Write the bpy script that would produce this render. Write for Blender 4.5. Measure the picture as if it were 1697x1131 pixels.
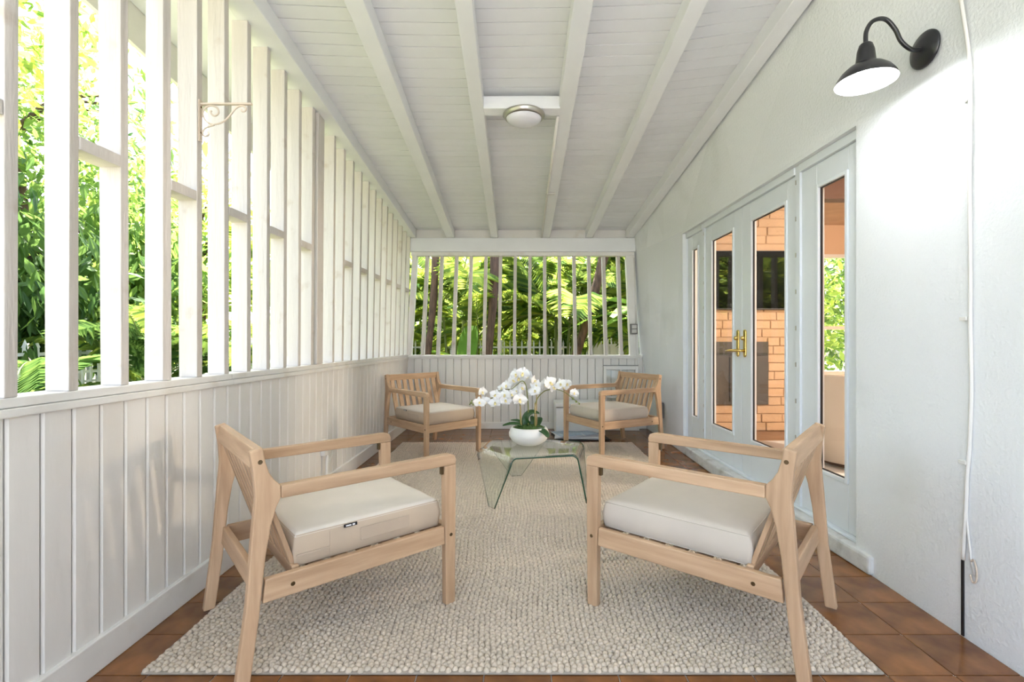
import bpy, bmesh, math, random
from mathutils import Vector, Matrix
import numpy as np
random.seed(7)
R = math.radians
for o in list(bpy.data.objects): bpy.data.objects.remove(o)
scene = bpy.context.scene
col = scene.collection

# ------------------------------------------------------------------ camera
F, VX, VY, H = 800.0, 861.0, 564.0, 1.12        # focal length and vanishing point in pixels of 1697x1131, eye height
cd = bpy.data.cameras.new('camera'); cam = bpy.data.objects.new('camera', cd); col.objects.link(cam)
cam.location = (0, 0, H); cam.rotation_euler = (R(90), 0, 0)
cd.sensor_width = 36.0; cd.lens = 36.0*F/1697.0
cd.shift_x = (848.5-VX)/1697.0; cd.shift_y = -(565.5-VY)/1697.0
cd.clip_start = 0.05; cd.clip_end = 200
scene.camera = cam
# ------------------------------------------------------------------ world, sun, exposure
SUN_EL, SUN_AZ = 64.0, -14.0     # the sun stands behind the end wall, a little to the left
w = bpy.data.worlds.new('sky'); scene.world = w; w.use_nodes = True
nt = w.node_tree; nt.nodes.clear()
sky = nt.nodes.new('ShaderNodeTexSky'); sky.sky_type = 'NISHITA'; sky.sun_disc = False
sky.sun_elevation = R(SUN_EL); sky.sun_rotation = R(SUN_AZ); sky.air_density = 1.0; sky.dust_density = 3.0; sky.ozone_density = 1.0
bgn = nt.nodes.new('ShaderNodeBackground'); bgn.inputs[1].default_value = 0.27
wo = nt.nodes.new('ShaderNodeOutputWorld')
hsv = nt.nodes.new('ShaderNodeHueSaturation'); hsv.inputs['Saturation'].default_value = 0.7     # hazy, whitish tropical sky
nt.links.new(sky.outputs[0], hsv.inputs['Color']); nt.links.new(hsv.outputs[0], bgn.inputs[0]); nt.links.new(bgn.outputs[0], wo.inputs[0])
sd = bpy.data.lights.new('sun', 'SUN'); sd.energy = 10.0; sd.angle = R(0.6); sd.color = (1.0, 0.95, 0.86)
sun = bpy.data.objects.new('sun', sd); col.objects.link(sun)
sdir = Vector((math.sin(R(SUN_AZ))*math.cos(R(SUN_EL)), math.cos(R(SUN_AZ))*math.cos(R(SUN_EL)), math.sin(R(SUN_EL))))
sun.rotation_euler = sdir.to_track_quat('Z', 'Y').to_euler(); sun.location = (0, 0, 12)
vs = scene.view_settings
vs.view_transform = 'Standard'; vs.look = 'None'; vs.gamma = 1.0; vs.use_curve_mapping = False
vs.exposure = 2.2

# ------------------------------------------------------------------ materials
MATS = {}
def mat(name, base, rough=0.6, var=0.0, vscale=8.0, bump=0.0, bscale=60.0, metal=0.0, stretch=None, base2=None, spec=0.5, emit=None, estr=0.0, dirt=None, objrand=0.0, detail=4.0):
    m = bpy.data.materials.new(name); m.use_nodes = True; MATS[name] = m
    n = m.node_tree.nodes; L = m.node_tree.links; p = n['Principled BSDF']
    p.inputs['Roughness'].default_value = rough; p.inputs['Metallic'].default_value = metal
    p.inputs['Specular IOR Level'].default_value = spec
    p.inputs['Base Color'].default_value = (*base, 1)
    tc = n.new('ShaderNodeTexCoord'); mp = n.new('ShaderNodeMapping'); L.new(tc.outputs['Object'], mp.inputs[0])
    if stretch: mp.inputs['Scale'].default_value = stretch
    out = None
    if base2 is None: base2 = tuple(min(1, c*(1-var)) for c in base)
    if var > 0 or base2 != base:
        t = n.new('ShaderNodeTexNoise'); t.inputs['Scale'].default_value = vscale; t.inputs['Detail'].default_value = detail
        L.new(mp.outputs[0], t.inputs['Vector'])
        cr = n.new('ShaderNodeValToRGB'); cr.color_ramp.elements[0].position = 0.3; cr.color_ramp.elements[1].position = 0.7
        cr.color_ramp.elements[0].color = (*base2, 1); cr.color_ramp.elements[1].color = (*base, 1)
        L.new(t.outputs[0], cr.inputs[0]); out = cr.outputs[0]
    if dirt:
        t2 = n.new('ShaderNodeTexNoise'); t2.inputs['Scale'].default_value = dirt[1]; t2.inputs['Detail'].default_value = 6
        L.new(tc.outputs['Object'], t2.inputs['Vector'])
        c2 = n.new('ShaderNodeValToRGB'); c2.color_ramp.elements[0].position = dirt[2]; c2.color_ramp.elements[1].position = dirt[3]
        c2.color_ramp.elements[0].color = (1, 1, 1, 1); c2.color_ramp.elements[1].color = (*dirt[0], 1)
        L.new(t2.outputs[0], c2.inputs[0])
        mx = n.new('ShaderNodeMix'); mx.data_type = 'RGBA'; mx.blend_type = 'MULTIPLY'; mx.inputs[0].default_value = 1
        if out: L.new(out, mx.inputs[6])
        else: mx.inputs[6].default_value = (*base, 1)
        L.new(c2.outputs[0], mx.inputs[7]); out = mx.outputs[2]
    if objrand > 0:
        oi = n.new('ShaderNodeObjectInfo'); hs = n.new('ShaderNodeHueSaturation')
        mr = n.new('ShaderNodeMapRange'); mr.inputs[3].default_value = 1-objrand; mr.inputs[4].default_value = 1+objrand
        L.new(oi.outputs['Random'], mr.inputs[0]); L.new(mr.outputs[0], hs.inputs['Value'])
        if out: L.new(out, hs.inputs['Color'])
        else: hs.inputs['Color'].default_value = (*base, 1)
        out = hs.outputs[0]
    if out: L.new(out, p.inputs['Base Color'])
    if bump > 0:
        t3 = n.new('ShaderNodeTexNoise'); t3.inputs['Scale'].default_value = bscale; t3.inputs['Detail'].default_value = 3
        L.new(mp.outputs[0], t3.inputs['Vector'])
        b = n.new('ShaderNodeBump'); b.inputs['Strength'].default_value = bump; b.inputs['Distance'].default_value = 0.01
        L.new(t3.outputs[0], b.inputs['Height']); L.new(b.outputs[0], p.inputs['Normal'])
    if emit:
        p.inputs['Emission Color'].default_value = (*emit, 1); p.inputs['Emission Strength'].default_value = estr
    return m
def leafmat(name, c1, c2, trans=0.5):
    m = bpy.data.materials.new(name); m.use_nodes = True; n = m.node_tree.nodes; L = m.node_tree.links; n.clear()
    g = n.new('ShaderNodeNewGeometry'); cr = n.new('ShaderNodeValToRGB')
    cr.color_ramp.elements[0].color = (*c1, 1); cr.color_ramp.elements[1].color = (*c2, 1)
    L.new(g.outputs['Random Per Island'], cr.inputs[0])
    d = n.new('ShaderNodeBsdfPrincipled'); d.inputs['Roughness'].default_value = 0.5; d.inputs['Specular IOR Level'].default_value = 0.35
    L.new(cr.outputs[0], d.inputs['Base Color'])
    hs = n.new('ShaderNodeHueSaturation'); hs.inputs['Hue'].default_value = 0.475; hs.inputs['Saturation'].default_value = .95; hs.inputs['Value'].default_value = 1.7
    L.new(cr.outputs[0], hs.inputs['Color'])
    t = n.new('ShaderNodeBsdfTranslucent'); L.new(hs.outputs[0], t.inputs[0])
    mx = n.new('ShaderNodeMixShader'); mx.inputs[0].default_value = trans
    L.new(d.outputs[0], mx.inputs[1]); L.new(t.outputs[0], mx.inputs[2])
    o = n.new('ShaderNodeOutputMaterial'); L.new(mx.outputs[0], o.inputs[0]); MATS[name] = m; return m
def glassmat(name, tint, refl=1.0, rough=0.0):
    m = bpy.data.materials.new(name); m.use_nodes = True; n = m.node_tree.nodes; L = m.node_tree.links; n.clear()
    tr = n.new('ShaderNodeBsdfTransparent'); tr.inputs[0].default_value = (*tint, 1)
    gl = n.new('ShaderNodeBsdfGlossy'); gl.inputs['Roughness'].default_value = rough
    lw = n.new('ShaderNodeLayerWeight'); lw.inputs[0].default_value = .5
    pw = n.new('ShaderNodeMath'); pw.operation = 'POWER'; pw.inputs[1].default_value = 5; L.new(lw.outputs['Facing'], pw.inputs[0])
    mu = n.new('ShaderNodeMath'); mu.operation = 'MULTIPLY_ADD'; mu.inputs[1].default_value = .96*refl; mu.inputs[2].default_value = .04*refl; mu.use_clamp = True
    L.new(pw.outputs[0], mu.inputs[0])
    mx = n.new('ShaderNodeMixShader'); L.new(mu.outputs[0], mx.inputs[0]); L.new(tr.outputs[0], mx.inputs[1]); L.new(gl.outputs[0], mx.inputs[2])
    o = n.new('ShaderNodeOutputMaterial'); L.new(mx.outputs[0], o.inputs[0]); MATS[name] = m; return m

M = lambda k: MATS[k]
mat('paint_plank', (.79, .765, .73), .55, .05, 5, .12, 45, stretch=(1, 1, .25), objrand=.025, dirt=((.93, .90, .86), 2.2, .5, .75))
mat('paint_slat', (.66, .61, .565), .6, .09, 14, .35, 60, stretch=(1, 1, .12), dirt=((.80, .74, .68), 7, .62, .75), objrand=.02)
mat('paint_trim', (.80, .78, .745), .5, .05, 6, .1, 40, dirt=((.88, .84, .79), 5, .58, .75))
mat('paint_ceiling', (.81, .82, .84), .55, .04, 6, .08, 40, objrand=.02)
mat('paint_rafter', (.82, .83, .845), .5, .04, 5, .1, 40)
mat('groove', (.36, .37, .36), .9)
mat('stucco', (.82, .84, .855), .65, .03, 1.2, .35, 75, dirt=((.86, .86, .84), 1.6, .58, .8))
mat('door_paint', (.76, .80, .83), .4, .03, 6, .04, 30)
mat('step_paint', (.70, .70, .68), .7, .18, 14, .3, 40, dirt=((.7, .68, .64), 9, .55, .7))
mat('tile', (.29, .12, .036), .22, .0, 7, .04, 12, base2=(.12, .045, .016), objrand=.15)
mat('grout', (.36, .31, .26), .9, .2, 30)
mat('rug_loop', (.66, .565, .455), .95, .2, 40, .3, 300)
mat('rug_base', (.38, .33, .27), .95, .2, 40)
WB, WB2 = (.57, .385, .24), (.41, .26, .15)
mat('wood_u', WB, .55, 0, 9, .1, 60, stretch=(.35, 4, 4), base2=WB2, objrand=.07)
mat('wood_v', WB, .55, 0, 9, .1, 60, stretch=(4, .35, 4), base2=WB2, objrand=.07)
mat('wood_z', WB, .55, 0, 9, .1, 60, stretch=(4, 4, .35), base2=WB2, objrand=.09)
mat('fabric', (.66, .60, .525), .9, .06, 7, .12, 500)
mat('fabric_plain', (.56, .50, .425), .9, .06, 7, .12, 500)
mat('fabric_shaded_side', (.52, .415, .31), .9, .06, 9, .12, 500)  # same beige cloth, darkened to put shade into the cushion sides
mat('fabric_patch', (.47, .375, .285), .9, .05, 9)
mat('black', (.012, .012, .014), .5)
mat('screen', (.003, .003, .003), .8, spec=.05)
mat('black_metal', (.014, .014, .016), .28, spec=.6)
mat('dark_brass', (.16, .11, .06), .4, metal=1)
mat('brass', (.80, .58, .20), .18, metal=1)
mat('nickel', (.55, .53, .49), .3, metal=1)
mat('white_enamel', (.85, .85, .86), .35)
mat('lamp_glass', (.80, .80, .86), .25)
mat('bulb', (1, 1, 1), .5, emit=(.93, .95, 1.0), estr=22)
mat('ceramic', (.80, .79, .76), .35)
mat('moss', (.06, .13, .02), .9, .5, 60, .6, 90)
mat('orchid_leaf', (.035, .10, .03), .35, .3, 8)
mat('orchid_stem', (.25, .26, .06), .5, .3, 30)
mat('cane', (.50, .36, .15), .6, .2, 20)
mat('bud', (.22, .27, .07), .5)
mat('flower_lip', (.85, .72, .35), .5)
mat('petal', (.88, .87, .86), .6)
mat('cream_iron', (.68, .57, .46), .5, .1, 30, .15, 60)
mat('conduit', (.78, .76, .72), .5, .05, 10)
mat('grey_box', (.20, .19, .18), .6, .2, 20)
mat('glass_edge', (.012, .07, .04), .12, spec=.8)
mat('brick', (.62, .43, .28), .7, .10, 6, .5, 40, objrand=.05)
mat('mortar', (.60, .42, .28), .85, .1, 20)
mat('room_wall', (.70, .50, .34), .7, .03, 3)
mat('room_floor', (.32, .19, .11), .35, .25, 10, stretch=(1, 6, 1))
mat('room_ceiling', (.45, .28, .17), .6, .2, 6)
mat('beam_brown', (.10, .045, .025), .6, .3, 10)
mat('chair_fabric', (.60, .54, .47), .9, .04, 8)
mat('firebox', (.09, .085, .08), .7, .3, 8)
mat('bark', (.15, .085, .055), .9, 0, 9, .9, 40, base2=(.05, .03, .02), stretch=(3, 3, .6))
mat('palm_stem', (.22, .26, .08), .6, .3, 10, stretch=(1, 1, 5))
mat('fence_white', (.82, .83, .83), .5, .04, 8)
mat('ground', (.19, .17, .11), .95, 0, 3, .4, 20, base2=(.10, .14, .05))
mat('bounce_paving', (.70, .68, .65), .9, .1, 4)  # kept pale so the unseen slab throws more sun back into the porch
mat('paper_blue', (.42, .52, .66), .5, .2, 40)
mat('paper_white', (.75, .76, .78), .5, .1, 30)
leafmat('leaf_bright', (.07, .17, .02), (.34, .43, .06), .55)
leafmat('leaf_mid', (.055, .14, .028), (.17, .29, .045), .5)
leafmat('leaf_dark', (.028, .085, .022), (.09, .18, .035), .42)
leafmat('leaf_palm', (.03, .10, .025), (.30, .42, .07), .55)
leafmat('leaf_banana', (.13, .30, .03), (.16, .34, .04), .55)
glassmat('pane_glass', (.97, .98, .97), 0.5)
glassmat('table_glass', (.94, .97, .955), 1.25)

# ------------------------------------------------------------------ mesh helpers
class MB:
    def __init__(s): s.v = []; s.f = []; s.m = []
    def add(s, vs, fs, mi=0):
        b = len(s.v); s.v += [tuple(p) for p in vs]; s.f += [tuple(b+i for i in f) for f in fs]; s.m += [mi]*len(fs); return s
    def hexa(s, p, mi=0):                      # 8 corners: bottom ring 0-3 counter-clockwise, top ring 4-7
        return s.add(p, [(3, 2, 1, 0), (4, 5, 6, 7), (0, 1, 5, 4), (1, 2, 6, 5), (2, 3, 7, 6), (3, 0, 4, 7)], mi)
    def box(s, x0, x1, y0, y1, z0, z1, mi=0):
        return s.hexa([(x0, y0, z0), (x1, y0, z0), (x1, y1, z0), (x0, y1, z0), (x0, y0, z1), (x1, y0, z1), (x1, y1, z1), (x0, y1, z1)], mi)
    def prism(s, poly, axis, a0, a1, mi=0):     # 2D polygon extruded along axis
        n = len(poly)
        def mk(p, a): return (a, p[0], p[1]) if axis == 0 else ((p[0], a, p[1]) if axis == 1 else (p[0], p[1], a))
        vs = [mk(p, a0) for p in poly]+[mk(p, a1) for p in poly]
        return s.add(vs, [tuple(range(n))[::-1], tuple(range(n, 2*n))]+[(i, (i+1) % n, n+(i+1) % n, n+i) for i in range(n)], mi)
    def tube(s, pts, r, seg=8, mi=0, cap=True):
        pts = [Vector(p) for p in pts]; n = len(pts); rs = r if isinstance(r, (list, tuple)) else [r]*n
        vs = []; prev = None
        for i, p in enumerate(pts):
            t = (pts[min(i+1, n-1)]-pts[max(i-1, 0)]).normalized()
            if prev is None:
                a = Vector((0, 0, 1)) if abs(t.z) < .9 else Vector((1, 0, 0)); u = t.cross(a).normalized()
            else: u = (prev-t*prev.dot(t)).normalized()
            prev = u; q = t.cross(u)
            for k in range(seg):
                an = 2*math.pi*k/seg; vs.append(p+(u*math.cos(an)+q*math.sin(an))*rs[i])
        fs = [(i*seg+k, i*seg+(k+1) % seg, (i+1)*seg+(k+1) % seg, (i+1)*seg+k) for i in range(n-1) for k in range(seg)]
        if cap: fs += [tuple(range(seg))[::-1], tuple((n-1)*seg+k for k in range(seg))]
        return s.add(vs, fs, mi)
    def lathe(s, prof, seg=32, c=(0, 0, 0), mi=0):
        vs = []; n = len(prof)
        for r_, z in prof:
            for k in range(seg):
                a = 2*math.pi*k/seg; vs.append((c[0]+r_*math.cos(a), c[1]+r_*math.sin(a), c[2]+z))
        fs = [(i*seg+k, i*seg+(k+1) % seg, (i+1)*seg+(k+1) % seg, (i+1)*seg+k) for i in range(n-1) for k in range(seg)]
        return s.add(vs, fs, mi)
    def mesh(s, name, mats, smooth=False):
        me = bpy.data.meshes.new(name); me.from_pydata(s.v, [], s.f)
        for m in (mats if isinstance(mats, (list, tuple)) else [mats]): me.materials.append(M(m))
        for p, mi in zip(me.polygons, s.m): p.material_index = mi; p.use_smooth = smooth
        me.validate(); bm = bmesh.new(); bm.from_mesh(me); bmesh.ops.recalc_face_normals(bm, faces=bm.faces); bm.to_mesh(me); bm.free()
        return me
    def obj(s, name, mats, parent=None, smooth=False, bevel=0, loc=None, rz=0, seg=2):
        o = bpy.data.objects.new(name, s.mesh(name, mats, smooth)); col.objects.link(o)
        if parent: o.parent = parent
        if loc: o.location = loc
        if rz: o.rotation_euler.z = rz
        if bevel:
            b = o.modifiers.new('bevel', 'BEVEL'); b.width = bevel; b.segments = seg; b.limit_method = 'ANGLE'; b.angle_limit = R(40)
        return o
def tag(o, label, cat, group=None, kind=None):
    o['label'] = label; o['category'] = cat
    if group: o['group'] = group
    if kind: o['kind'] = kind
    return o
def struct(o, label=None, cat=None):
    o['kind'] = 'structure'
    if label: o['label'] = label
    if cat: o['category'] = cat
    return o
def empty(name, loc=(0, 0, 0), rz=0):
    o = bpy.data.objects.new(name, None); col.objects.link(o); o.location = loc; o.rotation_euler.z = rz; o.empty_display_size = .1; return o
def link(name, me, parent=None, loc=None, rot=None, sc=None):
    o = bpy.data.objects.new(name, me); col.objects.link(o)
    if parent: o.parent = parent
    if loc is not None: o.location = loc
    if rot is not None: o.rotation_euler = rot
    if sc is not None: o.scale = (sc, sc, sc) if isinstance(sc, (int, float)) else sc
    return o
def lerp(a, b, t): return a+(b-a)*t
def interp(x, xs, ys): return float(np.interp(x, xs, ys))

# ------------------------------------------------------------------ the shape of the porch
D = 6.095; D0 = -2.4
def zb(X, d):                                  # underside of the rafters
    return 2.408+interp(X, (-1.5, -.85, 0, .88, 1.55), (.113, .105, .102, .112, .14))*(D-d)
def XL(d, z):                                  # inner face of the left wall (it leans in a little towards the far end)
    lean = max(0, .07*(d-2.43)/(D-2.43)); return -1.435+lean*min(1.1, max(0, z/2.4))
def XR(d, z):
    b = interp(d, (2.4, 5.0, D), (1.68, 1.652, 1.607)); m = interp(d, (2.4, 5.0, D), (1.68, 1.642, 1.455)); t = interp(d, (-.7, D), (1.663, 1.44))
    zt = zb(1.5, d)
    return lerp(b, m, z/2.22) if z <= 2.22 else lerp(m, t, min(1.2, (z-2.22)/max(.05, zt-2.22)))

# floor -----------------------------------------------------------------
b = MB(); b.box(-1.62, 1.9, D0, 6.25, -.12, -.004)
floor = struct(b.obj('floor', 'grout'), 'brown glazed tile floor of the porch', 'floor')
T = .2245; gx0, gd0 = 1.4525, 1.612
RUG = (-1.265, 1.218, 1.61, 5.21)
for i in range(-13, 2):
    for j in range(-3, 20):
        x0, x1 = gx0+i*T, gx0+(i+1)*T; y0, y1 = gd0+j*T, gd0+(j+1)*T
        if x0 > RUG[0]+.03 and x1 < RUG[1]-.03 and y0 > RUG[2]+.03 and y1 < RUG[3]-.03: continue
        x0 = max(x0, -1.44); x1 = min(x1, 1.685); y1 = min(y1, 6.10)
        if x1-x0 < .02 or y1-y0 < .02: continue
        g = .0022
        t = MB(); t.box(-(x1-x0)/2+g, (x1-x0)/2-g, -(y1-y0)/2+g, (y1-y0)/2-g, -.006, 0)
        o = t.obj('tile', 'tile', floor, bevel=.0012, loc=((x0+x1)/2, (y0+y1)/2, 0), seg=1)

# left wall --------------------------------------------------------------
SILL = lambda d: .957-.004*(d-1.5)
b = MB()
ds = [D0, 2.4, 4.2, D+.1]
for a, c in zip(ds[:-1], ds[1:]):
    b.hexa([(XL(a, 0)-.10, a, -.12), (XL(a, 0)-.022, a, -.12), (XL(c, 0)-.022, c, -.12), (XL(c, 0)-.10, c, -.12), (XL(a, .9)-.10, a, .9), (XL(a, .9)-.022, a, .9), (XL(c, .9)-.022, c, .9), (XL(c, .9)-.10, c, .9)])
wall_left = struct(b.obj('wall_left', 'groove'), 'white planked half wall with tall open slats above', 'wall')
PW = .1022; p0 = 1.553; k = 0
for i in range(-38, 45):
    a, c = p0+i*PW+.0022, p0+(i+1)*PW-.0022
    if a > D: break
    c = min(c, D)
    z0, z1 = .09, SILL(a)-.05; e = .006
    t = MB()
    poly = [(-.02, a), (0-e, a), (0, a+e), (0, c-e), (0-e, c), (-.02, c)]
    t.add([(XL(y, z0)+x, y, z0) for x, y in poly]+[(XL(y, z1)+x, y, z1) for x, y in poly],
          [(5, 4, 3, 2, 1, 0), (6, 7, 8, 9, 10, 11)]+[(q, (q+1) % 6, 6+(q+1) % 6, 6+q) for q in range(6)])
    t.obj('plank', 'paint_plank', wall_left)
def wstrip(name, x0, x1, zf0, zf1, mat_, parent, ds=(D0, 2.4, 4.2, D), bevel=.004, zl=None):
    t = MB()
    for a, c in zip(ds[:-1], ds[1:]):
        P = []
        for zf in (zf0, zf1):
            for (x, y) in ((x0, a), (x1, a), (x1, c), (x0, c)): P.append((XL(y, zf(y))+x, y, zf(y)))
        t.hexa(P)
    return t.obj(name, mat_, parent, bevel=bevel)
wstrip('ledge_moulding', -.02, .014, lambda d: SILL(d)-.056, lambda d: SILL(d)-.030, 'paint_trim', wall_left)
wstrip('sill', -.105, .006, lambda d: SILL(d)-.029, lambda d: SILL(d), 'paint_trim', wall_left)
baseboard = struct(wstrip('baseboard_left', -.0195, .018, lambda d: 0.0005, lambda d: .112, 'paint_trim', None), 'white painted baseboard below the planked side wall', 'baseboard')
def slat(d, th=.039, w0=-.082, w1=0, parent=wall_left, name='slat', top=-.002, twist=0):
    t = MB(); z0 = SILL(d)+.0005
    P = []
    for zz in (0, 1):
        for (x, y) in ((w0, d), (w1, d), (w1, d+th), (w0, d+th)):
            z = z0 if zz == 0 else zb(-1.45, y)+top
            P.append((XL(y, min(z, 2.6))+x+twist*(random.random()-.5)*.01, y+twist*(random.random()-.5)*.012, z))
    t.hexa(P); return t.obj(name, 'paint_slat', parent, bevel=.0025)
near = [.556, .752, .948, 1.144, 1.341, 1.537, 1.737, 1.951, 2.146, 2.348, 2.540, 2.733, 2.928, 3.117, 3.308]
near = [.36-.196*i for i in range(14) if i != 5]+near
far = [3.672+.1965*i for i in range(13)]
for q, d in enumerate(near+far): slat(d, twist=1 if d < 2.2 else .3)
slat(3.372, .10, -.09, .012, name='post', top=-.001)
slat(-.62, .10, -.09, .012, name='post', top=-.001)
pairs = [(1.537, 1.737), (1.951, 2.146), (2.348, 2.540), (2.733, 2.928), (3.117, 3.308), (1.144, 1.341), (.752, .948)]
pairs += [(far[i], far[i+1]) for i in range(1, 12, 2)]
for a, c in pairs:
    t = MB(); z = 1.795-.006*a
    P = []
    for zz in (z-.043, z):
        for (x, y) in ((-.082, a+.0395), (.001, a+.0395), (.001, c-.0005), (-.082, c-.0005)): P.append((XL(y, zz)+x, y, zz))
    t.hexa(P); t.obj('block', 'paint_slat', wall_left, bevel=.002)
# back wall ----------------------------------------------------------------
b = MB(); b.box(-1.52, 1.75, D+.022, D+.10, -.12, .885)
wall_back = struct(b.obj('wall_back', 'groove'), 'white planked end wall with barred window opening above', 'wall')
x = -1.43
while x < 1.6:
    xe = min(x+.0995, 1.600)
    e = .006; t = MB(); t.prism([(x+.0018, D+.02), (x+.0018, D+e), (x+.0018+e, D), (xe-.0018-e, D), (xe-.0018, D+e), (xe-.0018, D+.02)], 2, .07, .884)
    t.obj('plank', 'paint_plank', wall_back); x += .0995
b = MB(); b.box(-1.43, 1.60, D-.016, D+.0195, .0005, .084); struct(b.obj('baseboard_back', 'paint_trim', bevel=.004), 'white painted baseboard below the planked end wall', 'baseboard')
b = MB(); b.box(-1.42, 1.545, D-.014, D+.02, .885, .900); b.obj('ledge_moulding', 'paint_trim', wall_back, bevel=.003)
b = MB(); b.box(-1.42, 1.55, D-.022, D+.11, .9005, .930); b.obj('sill', 'paint_trim', wall_back, bevel=.004)
def bx(xb, xt, wd, z0, z1, y0, y1, name, mt='paint_slat', bev=.0025):
    t = MB(); t.hexa([(xb-wd, y0, z0), (xb+wd, y0, z0), (xb+wd, y1, z0), (xb-wd, y1, z0), (xt-wd, y0, z1), (xt+wd, y0, z1), (xt+wd, y1, z1), (xt-wd, y1, z1)])
    return t.obj(name, mt, wall_back, bevel=bev)
for i in range(14):
    bx(lerp(-1.23, 1.291, i/13), lerp(-1.17, 1.249, i/13), .0195, .9305, 2.185, D, D+.088, 'slat')
bx(-1.40, -1.325, .03, .9305, 2.185, D-.004, D+.09, 'window_jamb', 'paint_trim'); bx(1.455, 1.40, .055, .9305, 2.185, D-.004, D+.09, 'window_jamb', 'paint_trim')
b = MB(); b.box(-1.37, 1.45, D-.008, D+.09, 2.186, 2.232); b.obj('window_head', 'paint_trim', wall_back, bevel=.003)
b = MB(); b.box(-1.38, 1.46, D-.035, D+.09, 2.2325, 2.405); b.obj('tie_beam', 'paint_rafter', wall_back, bevel=.006)
b = MB(); b.box(-1.38, 1.46, D+.02, D+.09, 2.4055, 2.53); b.obj('blocking', 'paint_trim', wall_back)
# right wall ----------------------------------------------------------------
DO0, DO1, DZ0, DZ1 = 2.41, 4.87, .095, 2.192
def rw(t, d0, d1, z0f, z1f, n=1):
    for i in range(n):
        a, c = lerp(d0, d1, i/n), lerp(d0, d1, (i+1)/n); P = []
        for zf in (z0f, z1f):
            for (o, y) in ((0, a), (.2, a), (.2, c), (0, c)):
                z = zf(y); P.append((XR(y, z) if o == 0 else XR(3, 0)+.15, y, z))
        t.hexa(P)
b = MB(); top = lambda y: zb(1.5, y)+.12
for (a, c, n) in ((D0, DO0, 2), (DO1, D+.1, 3)):
    rw(b, a, c, lambda y: -.02, lambda y: 2.22, n); rw(b, a, c, lambda y: 2.22, top, n)
rw(b, DO0, DO1, lambda y: DZ1, lambda y: 2.22, 2); rw(b, DO0, DO1, lambda y: 2.22, top, 2); rw(b, DO0, DO1, lambda y: -.02, lambda y: .04, 2)
wall_right = struct(b.obj('wall_right', 'stucco'), 'white stucco house wall holding the french doors', 'wall')
b = MB(); b.prism([(1.655, 2.29), (1.655, 2.31), (1.60, 4.0), (1.615, 5.3), (1.70, 5.3), (1.75, 4.6), (1.78, 2.29)], 2, .0005, .09)
struct(b.obj('trim_1', 'step_paint', bevel=.012), 'worn white concrete door step below the french doors', 'door step')
# ceiling --------------------------------------------------------------------
Xs = [-1.50, -.85, -.3, .32, .88, 1.55, 1.66]
CH = .108
b = MB()
def roofquad(t, a, c, z0, z1, xs, ex=0):
    for x0, x1 in zip(xs[:-1], xs[1:]):
        t.hexa([(x, y, zb(x, y)+zz) for zz in (z0, z1) for (x, y) in ((x0, a), (x1, a), (x1, c), (x0, c))])
for a_, c_ in zip((D0, 0, 2, 4), (0, 2, 4, 6.3)): roofquad(b, a_, c_, CH+.034, CH+.09, [-2.06]+Xs[:-1]+[1.95])
ceiling = struct(b.obj('ceiling', 'groove'), 'white plank ceiling sloping down along its rafters', 'ceiling')
BW = .0955
d = 1.90
t = MB(); roofquad(t, D0, 1.90, CH, CH+.030, Xs); t.obj('ceiling_board', 'paint_ceiling', ceiling)
while d < D+.05:
    t = MB(); c = d+BW-.0055; jit = random.uniform(-.0008, .0008)
    roofquad(t, d, min(c, D+.1), CH+jit, CH+.030, Xs); t.obj('ceiling_board', 'paint_ceiling', ceiling); d += BW
def rafter(xn, xf, hw, name='rafter'):           # xn at d=2.4, xf at d=D
    t = MB(); P = []
    f = lambda y: xf+(xn-xf)*(D-y)/(D-2.4)
    for zz in (0, CH-.001):
        for (sx, y) in ((-hw, D0), (hw, D0), (hw, 6.12), (-hw, 6.12)): P.append((f(y)+sx, y, zb(f(y), y)+zz))
    t.hexa(P); return t.obj(name, 'paint_rafter', ceiling, bevel=.005)
RAF = [(-.82, -.872, .05), (-.278, -.318, .044), (.318, .33, .05), (.908, .876, .046)]
for r_ in RAF: rafter(*r_)
t = MB(); P = []
for zz in (.0, CH-.001):
    for (x, y) in ((-.095, D0), (.062, D0), (.062, 6.09), (-.095, 6.09)): P.append((XL(y, 2.4)+x, y, zb(-1.42, y)+zz))
t.hexa(P); t.obj('edge_rafter', 'paint_rafter', ceiling, bevel=.005)
t = MB(); P = []
for zz in (0, CH-.001):
    for (x, y) in ((-.10, D0), (.0, D0), (.0, 6.09), (-.10, 6.09)): P.append((interp(y, (-.7, D), (1.663, 1.44))+x, y, zb(1.5, y)+zz))
t.hexa(P); t.obj('edge_rafter', 'paint_rafter', ceiling, bevel=.005)
t = MB(); P = []
for zz in (-.10, CH+.07):
    for (x, y) in ((-2.085, D0), (-2.06, D0), (-2.06, 6.3), (-2.085, 6.3)): P.append((x, y, zb(-1.5, y)+zz))
t.hexa(P); t.obj('fascia', 'paint_trim', ceiling)
t = MB(); roofquad(t, D0, 6.3, CH, CH+.0165, [-2.058, -1.56]); t.obj('soffit', 'paint_ceiling', ceiling)
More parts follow.
